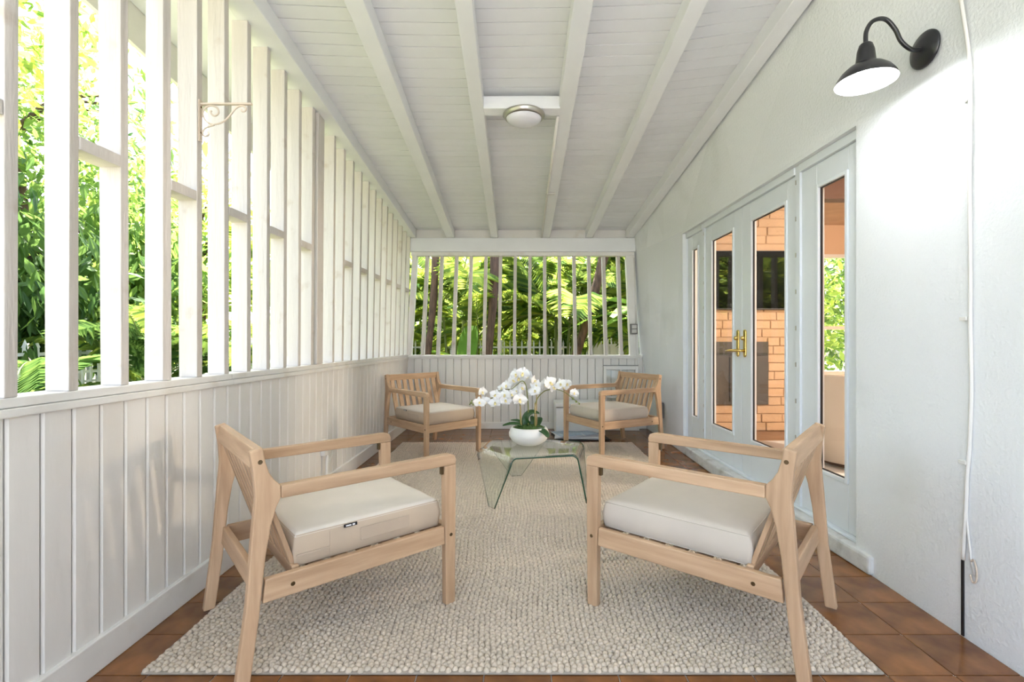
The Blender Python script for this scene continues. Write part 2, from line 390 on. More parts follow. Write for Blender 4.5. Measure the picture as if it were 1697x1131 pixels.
# cross block and flush lamp
bz = zb(.02, 3.3)
b = MB(); P = []
for zz in (0, .085):
    for (x, y) in ((-.245, 3.28), (.276, 3.28), (.276, 3.372), (-.245, 3.372)): P.append((x, y, zb(.02, y)+zz))
b.hexa(P); b.obj('cross_block', 'paint_rafter', ceiling, bevel=.004)
lamp = empty('ceiling_lamp', (.03, 3.33, zb(.02, 3.33))); tag(lamp, 'round flush ceiling lamp with brushed metal ring under the cross block', 'lamp')
b = MB(); b.lathe([(.0, -.001), (.12, -.001), (.142, -.012), (.146, -.022), (.138, -.030), (.138, -.034), (.130, -.040), (.124, -.046), (.124, -.030)], 40); b.obj('ring', 'nickel', lamp, smooth=True)
b = MB(); b.lathe([(.123, -.040), (.115, -.055), (.09, -.070), (.05, -.080), (.012, -.083), (0, -.083)], 40); b.obj('glass_dome', 'lamp_glass', lamp, smooth=True)
f3 = lambda y: .33+(.318-.33)*(D-y)/(D-2.4)
b = MB(); b.tube([(f3(y)-.052, y, zb(.3, y)-.004) for y in (3.385, 4.2, 5.2, 6.05)], .011, 10)
con = b.obj('conduit_pipe', 'conduit', None, smooth=True); tag(con, 'thin white conduit pipe running along the rafter behind ceiling lamp', 'pipe')
b = MB(); b.box(f3(4.7)-.07, f3(4.7)+.02, 4.69, 4.712, zb(.3, 4.7)-.018, zb(.3, 4.7)-.0005); b.obj('clip', 'nickel', con, bevel=.004)
# ------------------------------------------------------------------ doors
def Xp(d): return 1.73-.0142*(d-2.41)
def dbox(t, d0, d1, o0, o1, z0, z1, mi=0):
    t.hexa([(Xp(y)+o, y, z) for z in (z0, z1) for (o, y) in ((o0, d0), (o1, d0), (o1, d1), (o0, d1))], mi); return t
def leaf(name, d0, d1, label, g0, g1, handle=None, cat='door'):
    root = empty(name, (Xp((d0+d1)/2), (d0+d1)/2, 0)); struct(root, label, cat)
    inv = Matrix.Translation(-root.location)
    def P(nm, t, mt, bev=.003, par=root):
        o = t.obj(nm, mt, None, bevel=bev); o.parent = par; o.matrix_parent_inverse = (Matrix.Translation(-root.location) if par is root else Matrix.Identity(4)); return o
    z0, z1 = DZ0+.012, DZ1-.05; gz0, gz1 = .36, 2.02
    P('stile', dbox(MB(), d0, g0, 0, .045, z0, z1), 'door_paint'); P('stile', dbox(MB(), g1, d1, 0, .045, z0, z1), 'door_paint')
    P('top_rail', dbox(MB(), g0+.0005, g1-.0005, .0005, .0445, gz1, z1), 'door_paint'); P('bottom_rail', dbox(MB(), g0+.0005, g1-.0005, .0005, .0445, z0, gz0), 'door_paint')
    t = MB(); w_ = .022
    dbox(t, g0, g0+w_, -.008, .012, gz0, gz1); dbox(t, g1-w_, g1, -.008, .012, gz0, gz1); dbox(t, g0+w_, g1-w_, -.008, .012, gz0, gz0+w_); dbox(t, g0+w_, g1-w_, -.008, .012, gz1-w_, gz1)
    P('glazing_bead', t, 'door_paint')
    pane = P('pane', dbox(MB(), g0+.004, g1-.004, .018, .024, gz0+.004, gz1-.004), 'pane_glass', 0)
    t = MB(); a, c, e, f, w2 = g0+w_, g1-w_, gz0+w_, gz1-w_, .005
    dbox(t, a, a+w2, .006, .0175, e, f); dbox(t, c-w2, c, .006, .0175, e, f); dbox(t, a, c, .006, .0175, e, e+w2); dbox(t, a, c, .006, .0175, f-w2, f)
    P('gasket', t, 'black', 0)
    if handle:
        hd, sgn = handle
        t = MB(); n = 20; pl = []
        for k in range(n):
            an = 2*math.pi*k/n; pl.append((hd+.02*math.cos(an), 1.095+(.085 if math.sin(an) > 0 else -.085)+.02*math.sin(an)))
        t.prism(pl, 0, Xp(hd)-.012, Xp(hd)-.0005)
        hp = P('handle', t, 'brass', .003)
        t = MB(); t.tube([(Xp(hd)-.010, hd, 1.04), (Xp(hd)-.05, hd, 1.04), (Xp(hd)-.058, hd+sgn*.02, 1.04), (Xp(hd)-.058, hd+sgn*.06, 1.037), (Xp(hd)-.056, hd+sgn*.105, 1.032)], [.011, .010, .010, .008, .009], 10)
        o = t.obj('lever', 'brass', None, smooth=True); o.parent = hp
        t = MB(); t.lathe([(0, -.024), (.014, -.022), (.017, -.012), (.017, 0)], 16)
        o = t.obj('thumb_turn', 'brass', None, smooth=True); o.parent = hp; o.rotation_euler = (0, R(90), 0); o.location = (Xp(hd)-.0121, hd, 1.135)
    return root
leaf('window_1', 2.425, 2.945, 'near fixed glass sidelight beside the wall lamp', 2.535, 2.80, cat='window')
leaf('door_1', 2.995, 3.708, 'white glazed french door leaf with thumb turn, by wall lamp side', 3.10, 3.58, (3.655, 1))
leaf('door_2', 3.714, 4.415, 'white glazed french door leaf nearer the end wall', 3.845, 4.29, (3.768, 1))
leaf('window_2', 4.465, 4.865, 'narrow fixed glass sidelight nearer the end wall', 4.575, 4.745, cat='window')
t = MB()
for a, c in ((2.41, 2.424), (2.946, 2.994), (4.416, 4.464), (4.8655, 4.87)): dbox(t, a, c, -.012, .05, DZ0+.0005, DZ1-.0005)
dbox(t, 2.424, 2.946, -.02, .05, DZ1-.048, DZ1-.0005); dbox(t, 2.994, 4.416, -.02, .05, DZ1-.048, DZ1-.0005); dbox(t, 4.464, 4.8655, -.02, .05, DZ1-.048, DZ1-.0005)
fr = struct(t.obj('trim_2', 'door_paint', bevel=.003), 'pale painted door frame with posts between the leaves', 'door frame')
t = MB(); dbox(t, 2.41, 4.87, -.028, .10, .0905, .1055); struct(t.obj('trim_3', 'door_paint', bevel=.003), 'painted threshold strip under the french doors', 'threshold')
for d_ in (2.985, 4.424):
    for k in range(9):
        z = .28+k*.225; t = MB(); dbox(t, d_-.004, d_+.004, -.0155, -.0125, z, z+.028); t.obj('hinge', 'nickel', fr)

# ------------------------------------------------------------------ room behind the doors
BY = 5.70
b = MB(); b.box(1.84, 6.2, .4, 7.5, -.12, .045); struct(b.obj('floor_inner', 'room_floor'), 'brown wooden floor of the room behind the doors', 'floor')
b = MB(); b.box(1.84, 6.3, .4, 7.5, 2.86, 2.92); cin = struct(b.obj('ceiling_inner', 'room_ceiling'), 'brown timber ceiling of the room behind the doors', 'ceiling')
b = MB(); b.box(1.84, 6.2, 5.05, 5.20, 2.60, 2.859); b.obj('beam', 'beam_brown', cin)
b = MB(); b.box(1.84, 6.2, 3.25, 3.40, 2.60, 2.859); b.obj('beam', 'beam_brown', cin)
b = MB(); b.box(1.84, 3.45, BY+.02, BY+.5, .046, 2.859)
wbr = struct(b.obj('wall_chimney', 'mortar'), 'peach painted brick chimney wall seen through the doors', 'wall')
FX0, FX1, FZ0, FZ1 = 2.02, 2.93, .36, 1.10
bh, bl = .1005, .325
def brick(x0, x1, z0, z1):
    t = MB(); j = random.uniform(-.004, .006); t.box(x0+.004, x1-.004, BY-j, BY+.02, z0+.004, z1-.004); t.obj('brick', 'brick', wbr, bevel=.006, seg=1)
for k in range(28):
    z0 = .046+k*bh; z1 = min(2.858, z0+bh); x = 1.84-(bl/2 if k % 2 else 0)+random.uniform(-.05, .05)
    while x < 3.45:
        x1 = x+bl*random.choice((1, 1, .75, 1.15)); a, c = max(1.84, x), min(3.45, x1)
        if c-a > .03 and not (z0 > 1.50 and z1 < 2.15 and a > 2.15 and c < 3.28):
            if z1 > FZ0+.02 and z0 < FZ1-.02:
                if a < FX0: brick(a, min(c, FX0), z0, z1)
                if c > FX1: brick(max(a, FX1), c, z0, z1)
            else: brick(a, c, z0, z1)
        x = x1
b = MB(); b.box(FX0, FX1, BY-.02, BY+.019, FZ0, FZ1); fb = tag(b.obj('fireplace_insert', 'firebox', bevel=.004), 'dark metal fireplace insert in the brick chimney', 'fireplace')
for k in range(1, 4):
    b = MB(); xx = lerp(FX0, FX1, k/4); b.box(xx-.006, xx+.006, BY-.03, BY-.0205, FZ0+.04, FZ1-.18); b.obj('seam', 'black', fb)
b = MB(); b.box(FX0+.02, FX1-.02, BY-.034, BY-.0205, FZ1-.16, FZ1-.13); b.obj('bar', 'black', fb)
b = MB(); b.box(2.10, 3.33, BY-.07, BY-.012, 1.475, 2.165); tv = tag(b.obj('television', 'black', bevel=.004), 'large black flat television hung on the brick chimney', 'television')
b = MB(); b.box(2.112, 3.318, BY-.0725, BY-.0705, 1.49, 2.153); b.obj('screen', 'screen', tv)
b = MB(); b.box(3.45, 3.50, BY+.02, 7.4, .046, 2.859); struct(b.obj('wall_side_inner', 'room_wall'))
b = MB(); WX0, WX1, WZ0, WZ1 = 4.05, 5.5, .60, 2.42
b.box(3.5, WX0, 7.3, 7.4, .046, 2.859); b.box(WX1, 6.2, 7.3, 7.4, .046, 2.859); b.box(WX0, WX1, 7.3, 7.4, .046, WZ0); b.box(WX0, WX1, 7.3, 7.4, WZ1, 2.859)
struct(b.obj('wall_far_inner', 'room_wall'), 'peach inner wall with a tall window, seen through the sidelight', 'wall')
b = MB(); b.box(6.2, 6.3, .4, 7.4, .046, 2.859); b.box(1.84, 6.2, .3, .4, .046, 2.859); struct(b.obj('wall_rear_inner', 'room_wall'))
wf = empty('window_3', (4.78, 7.35, WZ0)); struct(wf, 'window with a white sash in the peach inner wall', 'window')
t = MB(); t.box(-.725, .725, -.05, .03, 0, .05); t.box(-.725, .725, -.05, .03, 1.77, 1.819); t.box(-.725, -.675, -.05, .03, .05, 1.77); t.box(.675, .725, -.05, .03, .05, 1.77); t.box(-.675, .675, -.04, .02, .68, .73); t.obj('sash', 'fence_white', wf)
t = MB(); t.box(-.675, .675, -.008, -.004, .05, .68); t.obj('pane', 'pane_glass', wf); t = MB(); t.box(-.675, .675, -.008, -.004, .73, 1.77); t.obj('pane', 'pane_glass', wf)
def barrel(x, y, rz, lab):
    r_ = empty('barrel_armchair', (x, y, .0585), rz); tag(r_, lab, 'armchair')
    t = MB(); n = 28; pts = []
    for k in range(n+1):
        an = R(-125+250*k/n); hh = .78-.17*abs(k/n-.5)*2*(abs(k/n-.5)*2); pts.append((an, hh))
    vs = []; 
    for an, hh in pts:
        for rr, z in ((.40, .05), (.47, hh-.02), (.455, hh), (.38, hh), (.365, hh-.02), (.33, .05)): vs.append((rr*math.cos(an), rr*math.sin(an), z))
    fs = [(i*6+k, i*6+(k+1) % 6, (i+1)*6+(k+1) % 6, (i+1)*6+k) for i in range(n) for k in range(6)]+[tuple(range(6)), tuple(n*6+k for k in range(6))]
    t.add(vs, fs); t.obj('shell', 'chair_fabric', r_, smooth=True)
    t = MB(); t.lathe([(0, .25), (.30, .25), (.345, .28), (.345, .40), (.32, .43), (0, .44)], 28); t.obj('seat_cushion', 'chair_fabric', r_, smooth=True)
    t = MB(); t.lathe([(.0, .0), (.30, .0), (.30, .049), (0, .049)], 28); t.obj('base', 'beam_brown', r_)
barrel(2.95, 4.15, R(215), 'pale barrel armchair behind the near glass sidelight')
b = MB(); b.box(2.1, 4.6, 2.6, 5.1, .0455, .058); tag(b.obj('area_rug', 'paper_white'), 'pale area rug under the barrel armchair indoors', 'rug')
pend = empty('added_room_lamp', (4.0, 3.2, 2.0)); tag(pend, 'unseen white globe lamp added to light the room behind the doors', 'lamp')  # out of view, added so the room behind the doors is lit
t = MB(); t.lathe([(0, .0)]+[(.14*math.sin(math.pi*k/12), .14-.14*math.cos(math.pi*k/12)) for k in range(1, 12)]+[(.01, .28)], 20); t.obj('globe', 'bulb', pend, smooth=True)
t = MB(); t.tube([(0, 0, .28), (0, 0, .859)], .008, 8); t.obj('cord', 'black', pend)
MATS['globe'] = None

# ------------------------------------------------------------------ rug
x0, x1, y0, y1 = RUG
b = MB(); b.box(x0, x1, y0, y1, .0005, .010)
rug = tag(b.obj('rug', 'rug_base', bevel=.004), 'cream chunky woven rug covering the tiled porch floor', 'rug')
nx, ny = 118, 205
seg = 7; ang = np.linspace(0, 2*np.pi, seg, endpoint=False)
prof = [(1.0, 0.0), (.86, .55), (.45, .93)]
tv_ = np.concatenate([np.stack([r_*np.cos(ang), r_*np.sin(ang), np.full(seg, z)], 1) for r_, z in prof]+[np.array([[0, 0, 1.0]])])
tf = [[i*seg+k, i*seg+(k+1) % seg, (i+1)*seg+(k+1) % seg, (i+1)*seg+k] for i in range(2) for k in range(seg)]
tt = [[2*seg+k, 2*seg+(k+1) % seg, 3*seg] for k in range(seg)]
rng = np.random.default_rng(3)
cx, cy = np.meshgrid((np.arange(nx)+.5)/nx, (np.arange(ny)+.5)/ny, indexing='ij')
px, py = (x1-x0)/nx, (y1-y0)/ny
wob = .010*np.sin(cy*30+cx*4)
CX = x0+cx*(x1-x0)+wob+(np.arange(ny)[None, :] % 2-.5)*px*.22+rng.normal(0, .0012, cx.shape); CY = y0+cy*(y1-y0)+(np.arange(nx)[:, None] % 2)*py*.45+rng.normal(0, .0012, cx.shape)
CX = np.clip(CX, x0+.012, x1-.012).ravel(); CY = np.clip(CY, y0+.008, y1-.008).ravel(); N = CX.size
rot = rng.normal(.5, .18, N); sx = px*.56*rng.normal(1, .07, N); sy = py*.62*rng.normal(1, .07, N); sz = .0105*rng.normal(1, .1, N)
V = np.empty((N, len(tv_), 3)); lx = tv_[None, :, 0]*sx[:, None]; ly = tv_[None, :, 1]*sy[:, None]
V[..., 0] = lx*np.cos(rot)[:, None]-ly*np.sin(rot)[:, None]+CX[:, None]; V[..., 1] = lx*np.sin(rot)[:, None]+ly*np.cos(rot)[:, None]+CY[:, None]
V[..., 2] = tv_[None, :, 2]*sz[:, None]+.0095
def fastmesh(name, V, quads, tris, mats, smooth=True):
    me = bpy.data.meshes.new(name); me.vertices.add(len(V)); me.vertices.foreach_set('co', V.astype(np.float32).ravel())
    loops = np.concatenate([quads.ravel(), tris.ravel()]).astype(np.int32); nq, nt_ = len(quads), len(tris)
    me.loops.add(len(loops)); me.loops.foreach_set('vertex_index', loops)
    st = np.concatenate([np.arange(nq)*4, nq*4+np.arange(nt_)*3]).astype(np.int32)
    me.polygons.add(nq+nt_); me.polygons.foreach_set('loop_start', st)
    try: me.polygons.foreach_set('loop_total', np.concatenate([np.full(nq, 4), np.full(nt_, 3)]).astype(np.int32))
    except Exception: pass
    me.polygons.foreach_set('use_smooth', np.full(nq+nt_, smooth))
    for m in mats: me.materials.append(M(m))
    me.update(calc_edges=True); me.validate(); return me
off = (np.arange(N)*len(tv_))[:, None, None]
me = fastmesh('woven_loops', V.reshape(-1, 3), (np.array(tf)[None]+off).reshape(-1, 4), (np.array(tt)[None]+off).reshape(-1, 3), ['rug_loop'])
o = link('woven_loops', me, rug); o['kind'] = 'stuff'

# ------------------------------------------------------------------ armchairs (local: x forward from the rear feet, y sideways, z up)
CW = .302                                  # half width to the middle of a side frame
def arc_pts(pts): return pts
REAR = [(-.022, 0), (.020, 0), (.046, .20), (.066, .40), (.082, .50), (.098, .555), (.112, .585), (.112, .626), (.092, .648), (.076, .675), (.066, .71), (.058, .758), (.020, .748), (.030, .68), (.036, .60), (.026, .48), (.010, .26)]
def chair_parts():
    P = []
    def add(name, t, m, bev=.004): P.append((name, t.mesh(name, m), bev, None))
    for s in (-1, 1):
        y0, y1 = s*CW-.0165, s*CW+.0165
        add('rear_leg', MB().prism(REAR, 1, y0, y1), 'wood_z', .005)
        add('front_leg', MB().prism([(.748, 0), (.792, 0), (.797, .58), (.742, .58)], 1, y0, y1), 'wood_z', .004)
        add('arm', MB().prism([(.1125, .583), (.795, .5805), (.797, .60), (.789, .620), (.765, .6275), (.1125, .625)], 1, y0-.002, y1+.002), 'wood_u', .004)
        add('side_rail', MB().prism([(.0585, .252), (.7445, .255), (.7425, .328), (.066, .328)], 1, y0+.004, y1-.004), 'wood_u', .004)
        for (u, z) in ((.050, .712), (.150, .288), (.772, .29)):
            t = MB(); yy = s*(CW+.0166) if u != .150 else s*(CW+.0126)
            t.lathe([(0, .002), (.006, .002), (.0075, .0), (.0075, -.002)], 12)
            me = t.mesh('bolt', 'dark_brass'); me.transform(Matrix.Translation((u, yy, z)) @ Matrix.Rotation(R(-90*s), 4, 'X')); P.append(('bolt', me, 0, None))
        t = MB(); t.box(.730, .7415, s*CW-.008, s*CW+.008, .545, .580); add('bracket', t, 'dark_brass', .001)
    W = CW-.0175
    add('front_rail', MB().box(.752, .780, -W, W, .255, .326), 'wood_v')
    add('rear_rail', MB().prism([(.040, .262), (.062, .262), (.068, .33), (.046, .33)], 1, -W, W), 'wood_v')
    add('top_rail', MB().prism([(.026, .688), (.052, .692), (.062, .754), (.036, .752)], 1, -W, W), 'wood_v')
    add('lower_back_rail', MB().prism([(.165, .275), (.190, .275), (.178, .335), (.153, .335)], 1, -W, W), 'wood_v')
    for k in range(8):
        y = lerp(-.245, .245, k/7)
        add('back_slat', MB().prism([(.156, .330), (.174, .330), (.052, .694), (.036, .694)], 1, y-.0215, y+.0215), 'wood_z', .003)
    for k in range(6):
        u = lerp(.24, .70, k/5)
        add('seat_slat', MB().box(u-.025, u+.025, -W+.001, W-.001, .300, .316), 'wood_v', .002)
    return P
CP = chair_parts()
def armchair(foot, face, lab):
    r_ = empty('armchair', foot, face); tag(r_, lab, 'armchair', 'slatted wooden armchairs around the glass table')
    for nm, me, bev, _ in CP:
        o = link(nm, me, r_)
        if bev:
            b_ = o.modifiers.new('bevel', 'BEVEL'); b_.width = bev; b_.segments = 2; b_.limit_method = 'ANGLE'; b_.angle_limit = R(40)
    return r_
def cushion_mesh(plain, name):
    # rounded, slightly crowned box
    u0, u1, v0, v1, z0, z1 = .168, .738, -.270, .270, .3175, .438
    n, m_ = 22, 20; t = MB()
    def pt(a, c, top):
        x_, y_ = lerp(u0, u1, a), lerp(v0, v1, c); e = min(a, 1-a, 1)*(u1-u0); g = min(c, 1-c)*(v1-v0)
        rr = .018 if not plain else .028
        q = min(1, min(e, g)/rr); edge = rr*(1-math.sqrt(max(0, 1-(1-q)**2)))
        crown = (.016 if plain else .010)*math.sin(math.pi*a)*math.sin(math.pi*c)
        wr = .0012*math.sin(a*23+c*5)*math.sin(c*17)
        return (x_, y_, (z1-edge*.8+crown+wr) if top else (z0+edge*.5))
    av = [0, .012, .03, .06]+[lerp(.1, .9, k/(n-8)) for k in range(n-7)]+[.94, .97, .988, 1]
    vs = [pt(a, c, True) for a in av for c in av]; k = len(av)
    t.add(vs, [(i*k+j, (i+1)*k+j, (i+1)*k+j+1, i*k+j+1) for i in range(k-1) for j in range(k-1)], 0)
    vs = [pt(a, c, False) for a in av for c in av]
    t.add(vs, [(i*k+j, i*k+j+1, (i+1)*k+j+1, (i+1)*k+j) for i in range(k-1) for j in range(k-1)], 1)
    ring = [(i, 0) for i in range(k)]+[(k-1, j) for j in range(1, k)]+[(i, k-1) for i in range(k-2, -1, -1)]+[(0, j) for j in range(k-2, 0, -1)]
    for q in range(len(ring)):
        a, c = ring[q], ring[(q+1) % len(ring)]; T_ = [vs_ for vs_ in (pt(av[a[0]], av[a[1]], True), pt(av[c[0]], av[c[1]], True), pt(av[c[0]], av[c[1]], False), pt(av[a[0]], av[a[1]], False))]
        mid = []
        for p_ in T_: mid.append(p_)
        cen = Vector(((u0+u1)/2, (v0+v1)/2, 0))
        bl = []
        for p_, h_ in ((T_[0], .5), (T_[1], .5)):
            dd = Vector((p_[0], p_[1], 0))-cen; dd = Vector((math.copysign(1, dd.x) if abs(abs(dd.x)-(u1-u0)/2) < 1e-4 else 0, math.copysign(1, dd.y) if abs(abs(dd.y)-(v1-v0)/2) < 1e-4 else 0, 0))
            bl.append((p_[0]+dd.x*.007, p_[1]+dd.y*.007, (z0+z1)/2))
        t.add([T_[0], T_[1], bl[1], bl[0]], [(0, 1, 2, 3)], 1); t.add([bl[0], bl[1], T_[2], T_[3]], [(0, 1, 2, 3)], 1)
    me = t.mesh(name, ['fabric', 'fabric_shaded_side'] if not plain else ['fabric_plain', 'fabric_plain'], True)
    bm = bmesh.new(); bm.from_mesh(me); bmesh.ops.remove_doubles(bm, verts=bm.verts, dist=.0002); bmesh.ops.recalc_face_normals(bm, faces=bm.faces); bm.to_mesh(me); bm.free()
    pip = MB()
    for top in (True, False):
        loop = [(u0+.004, v0+.004), (u1-.004, v0+.004), (u1-.004, v1-.004), (u0+.004, v1-.004), (u0+.004, v0+.004)]
        pts = []
        for a, c in zip(loop[:-1], loop[1:]):
            for q in range(8): pts.append((lerp(a[0], c[0], q/8), lerp(a[1], c[1], q/8), (z1-.012) if top else (z0+.008)))
        pts.append(pts[0]); pip.tube(pts, .0035 if not plain else .0022, 6, cap=False)
    return me, pip.mesh('piping', 'fabric_shaded_side' if not plain else 'fabric_plain', True)
CA = cushion_mesh(False, 'seat_cushion'); CB = cushion_mesh(True, 'seat_cushion_plain')
def cushion(foot, face, lab, plain, side=-1):
    o = link('seat_cushion', (CB if plain else CA)[0], None, foot, (0, 0, face)); tag(o, lab, 'cushion', 'seat cushions of the armchairs')
    link('piping', (CB if plain else CA)[1], o)
    if not plain:
        y = side*.2765
        def p(nm, u0, u1, z0, z1, m_, yy): t = MB(); t.box(u0, u1, min(y, yy), max(y, yy), z0, z1); return t.obj(nm, m_, o, bevel=.0008)
        p('sewn_patch', .40, .60, .355, .402, 'fabric_patch', y+side*.0022)
        p('zip_flap', .172, .285, .358, .366, 'fabric_patch', y+side*.003)
        p('seam', .284, .286, .330, .420, 'fabric_patch', y+side*.0015)
        tg = p('brand_tag', .335, .385, .4175, .4285, 'black', y+side*.004)
        t = MB(); t.box(.342, .362, min(y+side*.004, y+side*.0046), max(y+side*.004, y+side*.0046), .4208, .4252); t.obj('tag_print', 'white_enamel', tg)
        t = MB(); t.box(.367, .376, min(y+side*.004, y+side*.0046), max(y+side*.004, y+side*.0046), .4202, .4258); t.obj('tag_print', 'white_enamel', tg)
    return o
def place(near_foot, ang, near_side):
    # near_foot: centre of the rear foot on the near side; ang: facing angle; near_side: -1 or +1 in local y
    f = Vector((math.cos(ang), math.sin(ang))); l = Vector((-f.y, f.x))
    c = Vector(near_foot)-l*(near_side*CW); return (c.x, c.y, .0155)
a1 = math.atan2(.656, .755); a2 = math.atan2(.635, -.772)
L1 = place((-.880, 1.528), a1, -1); L2 = place((.905, 1.530), a2, 1)
a3 = math.atan2(-.72, .69); fr3 = Vector((-.845, 4.38)); rr = fr3-Vector((math.cos(a3), math.sin(a3)))*.77; L3 = place((rr.x, rr.y), a3, -1)
a4 = math.atan2(-.47, -.88); fr4 = Vector((.775, 4.55)); rr = fr4-Vector((math.cos(a4), math.sin(a4)))*.77; L4 = place((rr.x, rr.y), a4, 1)
armchair(L1, a1, 'light wood slatted armchair beside the wall conduit, back to the planked side wall')
armchair(L2, a2, 'light wood slatted armchair with its back to the french doors')
armchair(L3, a3, 'light wood slatted armchair in the corner of the two planked walls')
armchair(L4, a4, 'light wood slatted armchair standing before the leaning white sash')
cushion(L1, a1, 'beige box cushion with sewn side patch, on the armchair beside wall conduit', False, -1)
cushion(L2, a2, 'plain beige soft cushion on the armchair backing the french doors', True)
cushion(L3, a3, 'beige box cushion with sewn side patch, on the corner armchair', False, -1)
cushion(L4, a4, 'plain beige soft cushion on the armchair before the leaning sash', True)

# ------------------------------------------------------------------ bent glass table
TZ = .34
tbl = empty('glass_coffee_table', (.09, 3.45, .021)); tag(tbl, 'low bent glass coffee table with three tapering glass legs', 'table')
P1, P2, P3, P4, P5, P6 = [Vector((x-.09, y-3.45, TZ-.021)) for x, y in ((-.02, 3.17), (-.265, 3.48), (-.235, 3.72), (.20, 3.78), (.445, 3.70), (.352, 3.25))]
cen = Vector((0, .03, TZ-.021))
feet = {0: (Vector((-.163, 3.142, 0)), Vector((-.205, 3.195, 0))), 1: (Vector((-.065, 3.90, 0)), Vector((.014, 3.91, 0))), 2: (Vector((.475, 3.36, 0)), Vector((.452, 3.245, 0)))}
bm = bmesh.new(); tops = []
legs = [(P1, P2, 0), (P3, P4, 1), (P5, P6, 2)]
rings = []
for A, B, k in legs:
    fa, fb = [Vector((v.x-.09, v.y-3.45, 0)) for v in feet[k]]
    cols = []
    for P_, f_ in ((A, fa), (B, fb)):
        colv = [P_.copy()]
        d_ = f_-P_; hz = Vector((d_.x, d_.y, 0)); 
        bendn = (Vector((B-A)).cross(Vector((0, 0, 1)))).normalized(); 
        if bendn.dot((A+B)/2-cen) < 0: bendn = -bendn
        r0 = .045
        for q in range(1, 8):
            t_ = q/7; an = t_*R(82)
            colv.append(P_+bendn*(r0*math.sin(an))+Vector((0, 0, -r0*(1-math.cos(an)))))
        last = colv[-1]
        for q in range(1, 5): colv.append(last.lerp(f_, q/4))
        cols.append(colv)
    rings.append(cols)
vm = {}
def V_(p):
    key = (round(p.x, 5), round(p.y, 5), round(p.z, 5))
    if key not in vm: vm[key] = bm.verts.new(p)
    return vm[key]
NS = 6
outline = []
for cols in rings:
    A_, B_ = cols
    rows = [[A_[i].lerp(B_[i], j/NS) for j in range(NS+1)] for i in range(len(A_))]
    for i in range(len(rows)-1):
        for j in range(NS): bm.faces.new((V_(rows[i][j]), V_(rows[i][j+1]), V_(rows[i+1][j+1]), V_(rows[i+1][j])))
    outline += rows[0]
bm.faces.new([V_(p) for p in outline])
bmesh.ops.triangulate(bm, faces=[f for f in bm.faces if len(f.verts) > 4]); bmesh.ops.recalc_face_normals(bm, faces=bm.faces)
me = bpy.data.meshes.new('bent_sheet'); bm.to_mesh(me); bm.free()
for p in me.polygons: p.use_smooth = True
me.materials.append(M('table_glass')); me.materials.append(M('glass_edge'))
o = link('bent_sheet', me, tbl); so = o.modifiers.new('solid', 'SOLIDIFY'); so.thickness = .010; so.offset = 0; so.material_offset_rim = 1; so.use_rim = True

# ------------------------------------------------------------------ orchid
OD = 3.60; TOPZ = TZ+.0055
def opx(x, y, dd=0): d = OD+dd; return Vector(((x-VX)*d/F, d, H-(y-VY)*d/F))
orc = empty('potted_orchid', (.07, OD, TOPZ)); tag(orc, 'white orchid with arching stems in a round white ceramic bowl', 'orchid')
def oadd(nm, t, m_, smooth=True, par=orc):
    o = t.obj(nm, m_, None, smooth=smooth); o.parent = par; o.matrix_parent_inverse = Matrix.Translation(-orc.location); return o
t = MB(); t.lathe([(0, 0), (.075, 0), (.088, .004), (.125, .028), (.148, .062), (.150, .085), (.140, .112), (.128, .128), (.122, .129), (.122, .120), (.134, .09), (.1, .06)], 48); t.obj('bowl', 'ceramic', orc, smooth=True)
t = MB(); prof = [(.1225, .110), (.11, .122), (.08, .134), (.04, .140), (0, .142)]
t.lathe(prof, 40); v2 = []
for v in t.v: v2.append((v[0], v[1], v[2]+random.uniform(-.006, .008)))
t.v = v2
mo = t.obj('moss', 'moss', orc, smooth=True)
# stems
def catm(pts, n=6):
    pts = [Vector(p) for p in pts]; out = []
    for i in range(len(pts)-1):
        p0, p1, p2, p3 = pts[max(i-1, 0)], pts[i], pts[i+1], pts[min(i+2, len(pts)-1)]
        for k in range(n):
            t_ = k/n; out.append(.5*((2*p1)+(-p0+p2)*t_+(2*p0-5*p1+4*p2-p3)*t_*t_+(-p0+3*p1-3*p2+p3)*t_**3))
    out.append(pts[-1]); return out
stems = [
 [(875.5, 712, 0), (875.5, 680, 0), (874.6, 662, 0), (872, 641, -.01), (868, 633, -.01), (863.4, 632.4, -.01), (856.6, 638, -.01), (848, 645, -.01), (838, 646, 0), (825, 648, .02)],
 [(863.4, 713, -.03), (862, 690, -.03), (862, 672, -.035), (855, 658, -.04), (842, 652, -.04), (828, 656, -.04), (813, 661, -.04), (798, 664, -.04), (786, 668, -.04), (778, 669.5, -.04)],
 [(887, 713, -.02), (886.3, 680, -.02), (890, 662, -.02), (901, 649.5, -.02), (912, 646, -.02), (923.5, 646, -.02), (936, 650.7, -.02), (949.5, 661, -.02), (960.6, 669.5, -.02)]]
for s_ in stems:
    pts = catm([opx(*p) for p in s_]); n = len(pts); t = MB(); t.tube(pts, [lerp(.0048, .0020, k/n) for k in range(n)], 7); oadd('stem', t, 'orchid_stem')
for a, c in (((864.5, 714, -.03), (862.2, 672, -.035)), ((888.5, 714, -.025), (886.5, 668, -.022)), ((890, 714, .03), (889, 655, .02))):
    t = MB(); t.tube([opx(*a), opx(*c)], .0042, 7); oadd('cane_stake', t, 'cane')
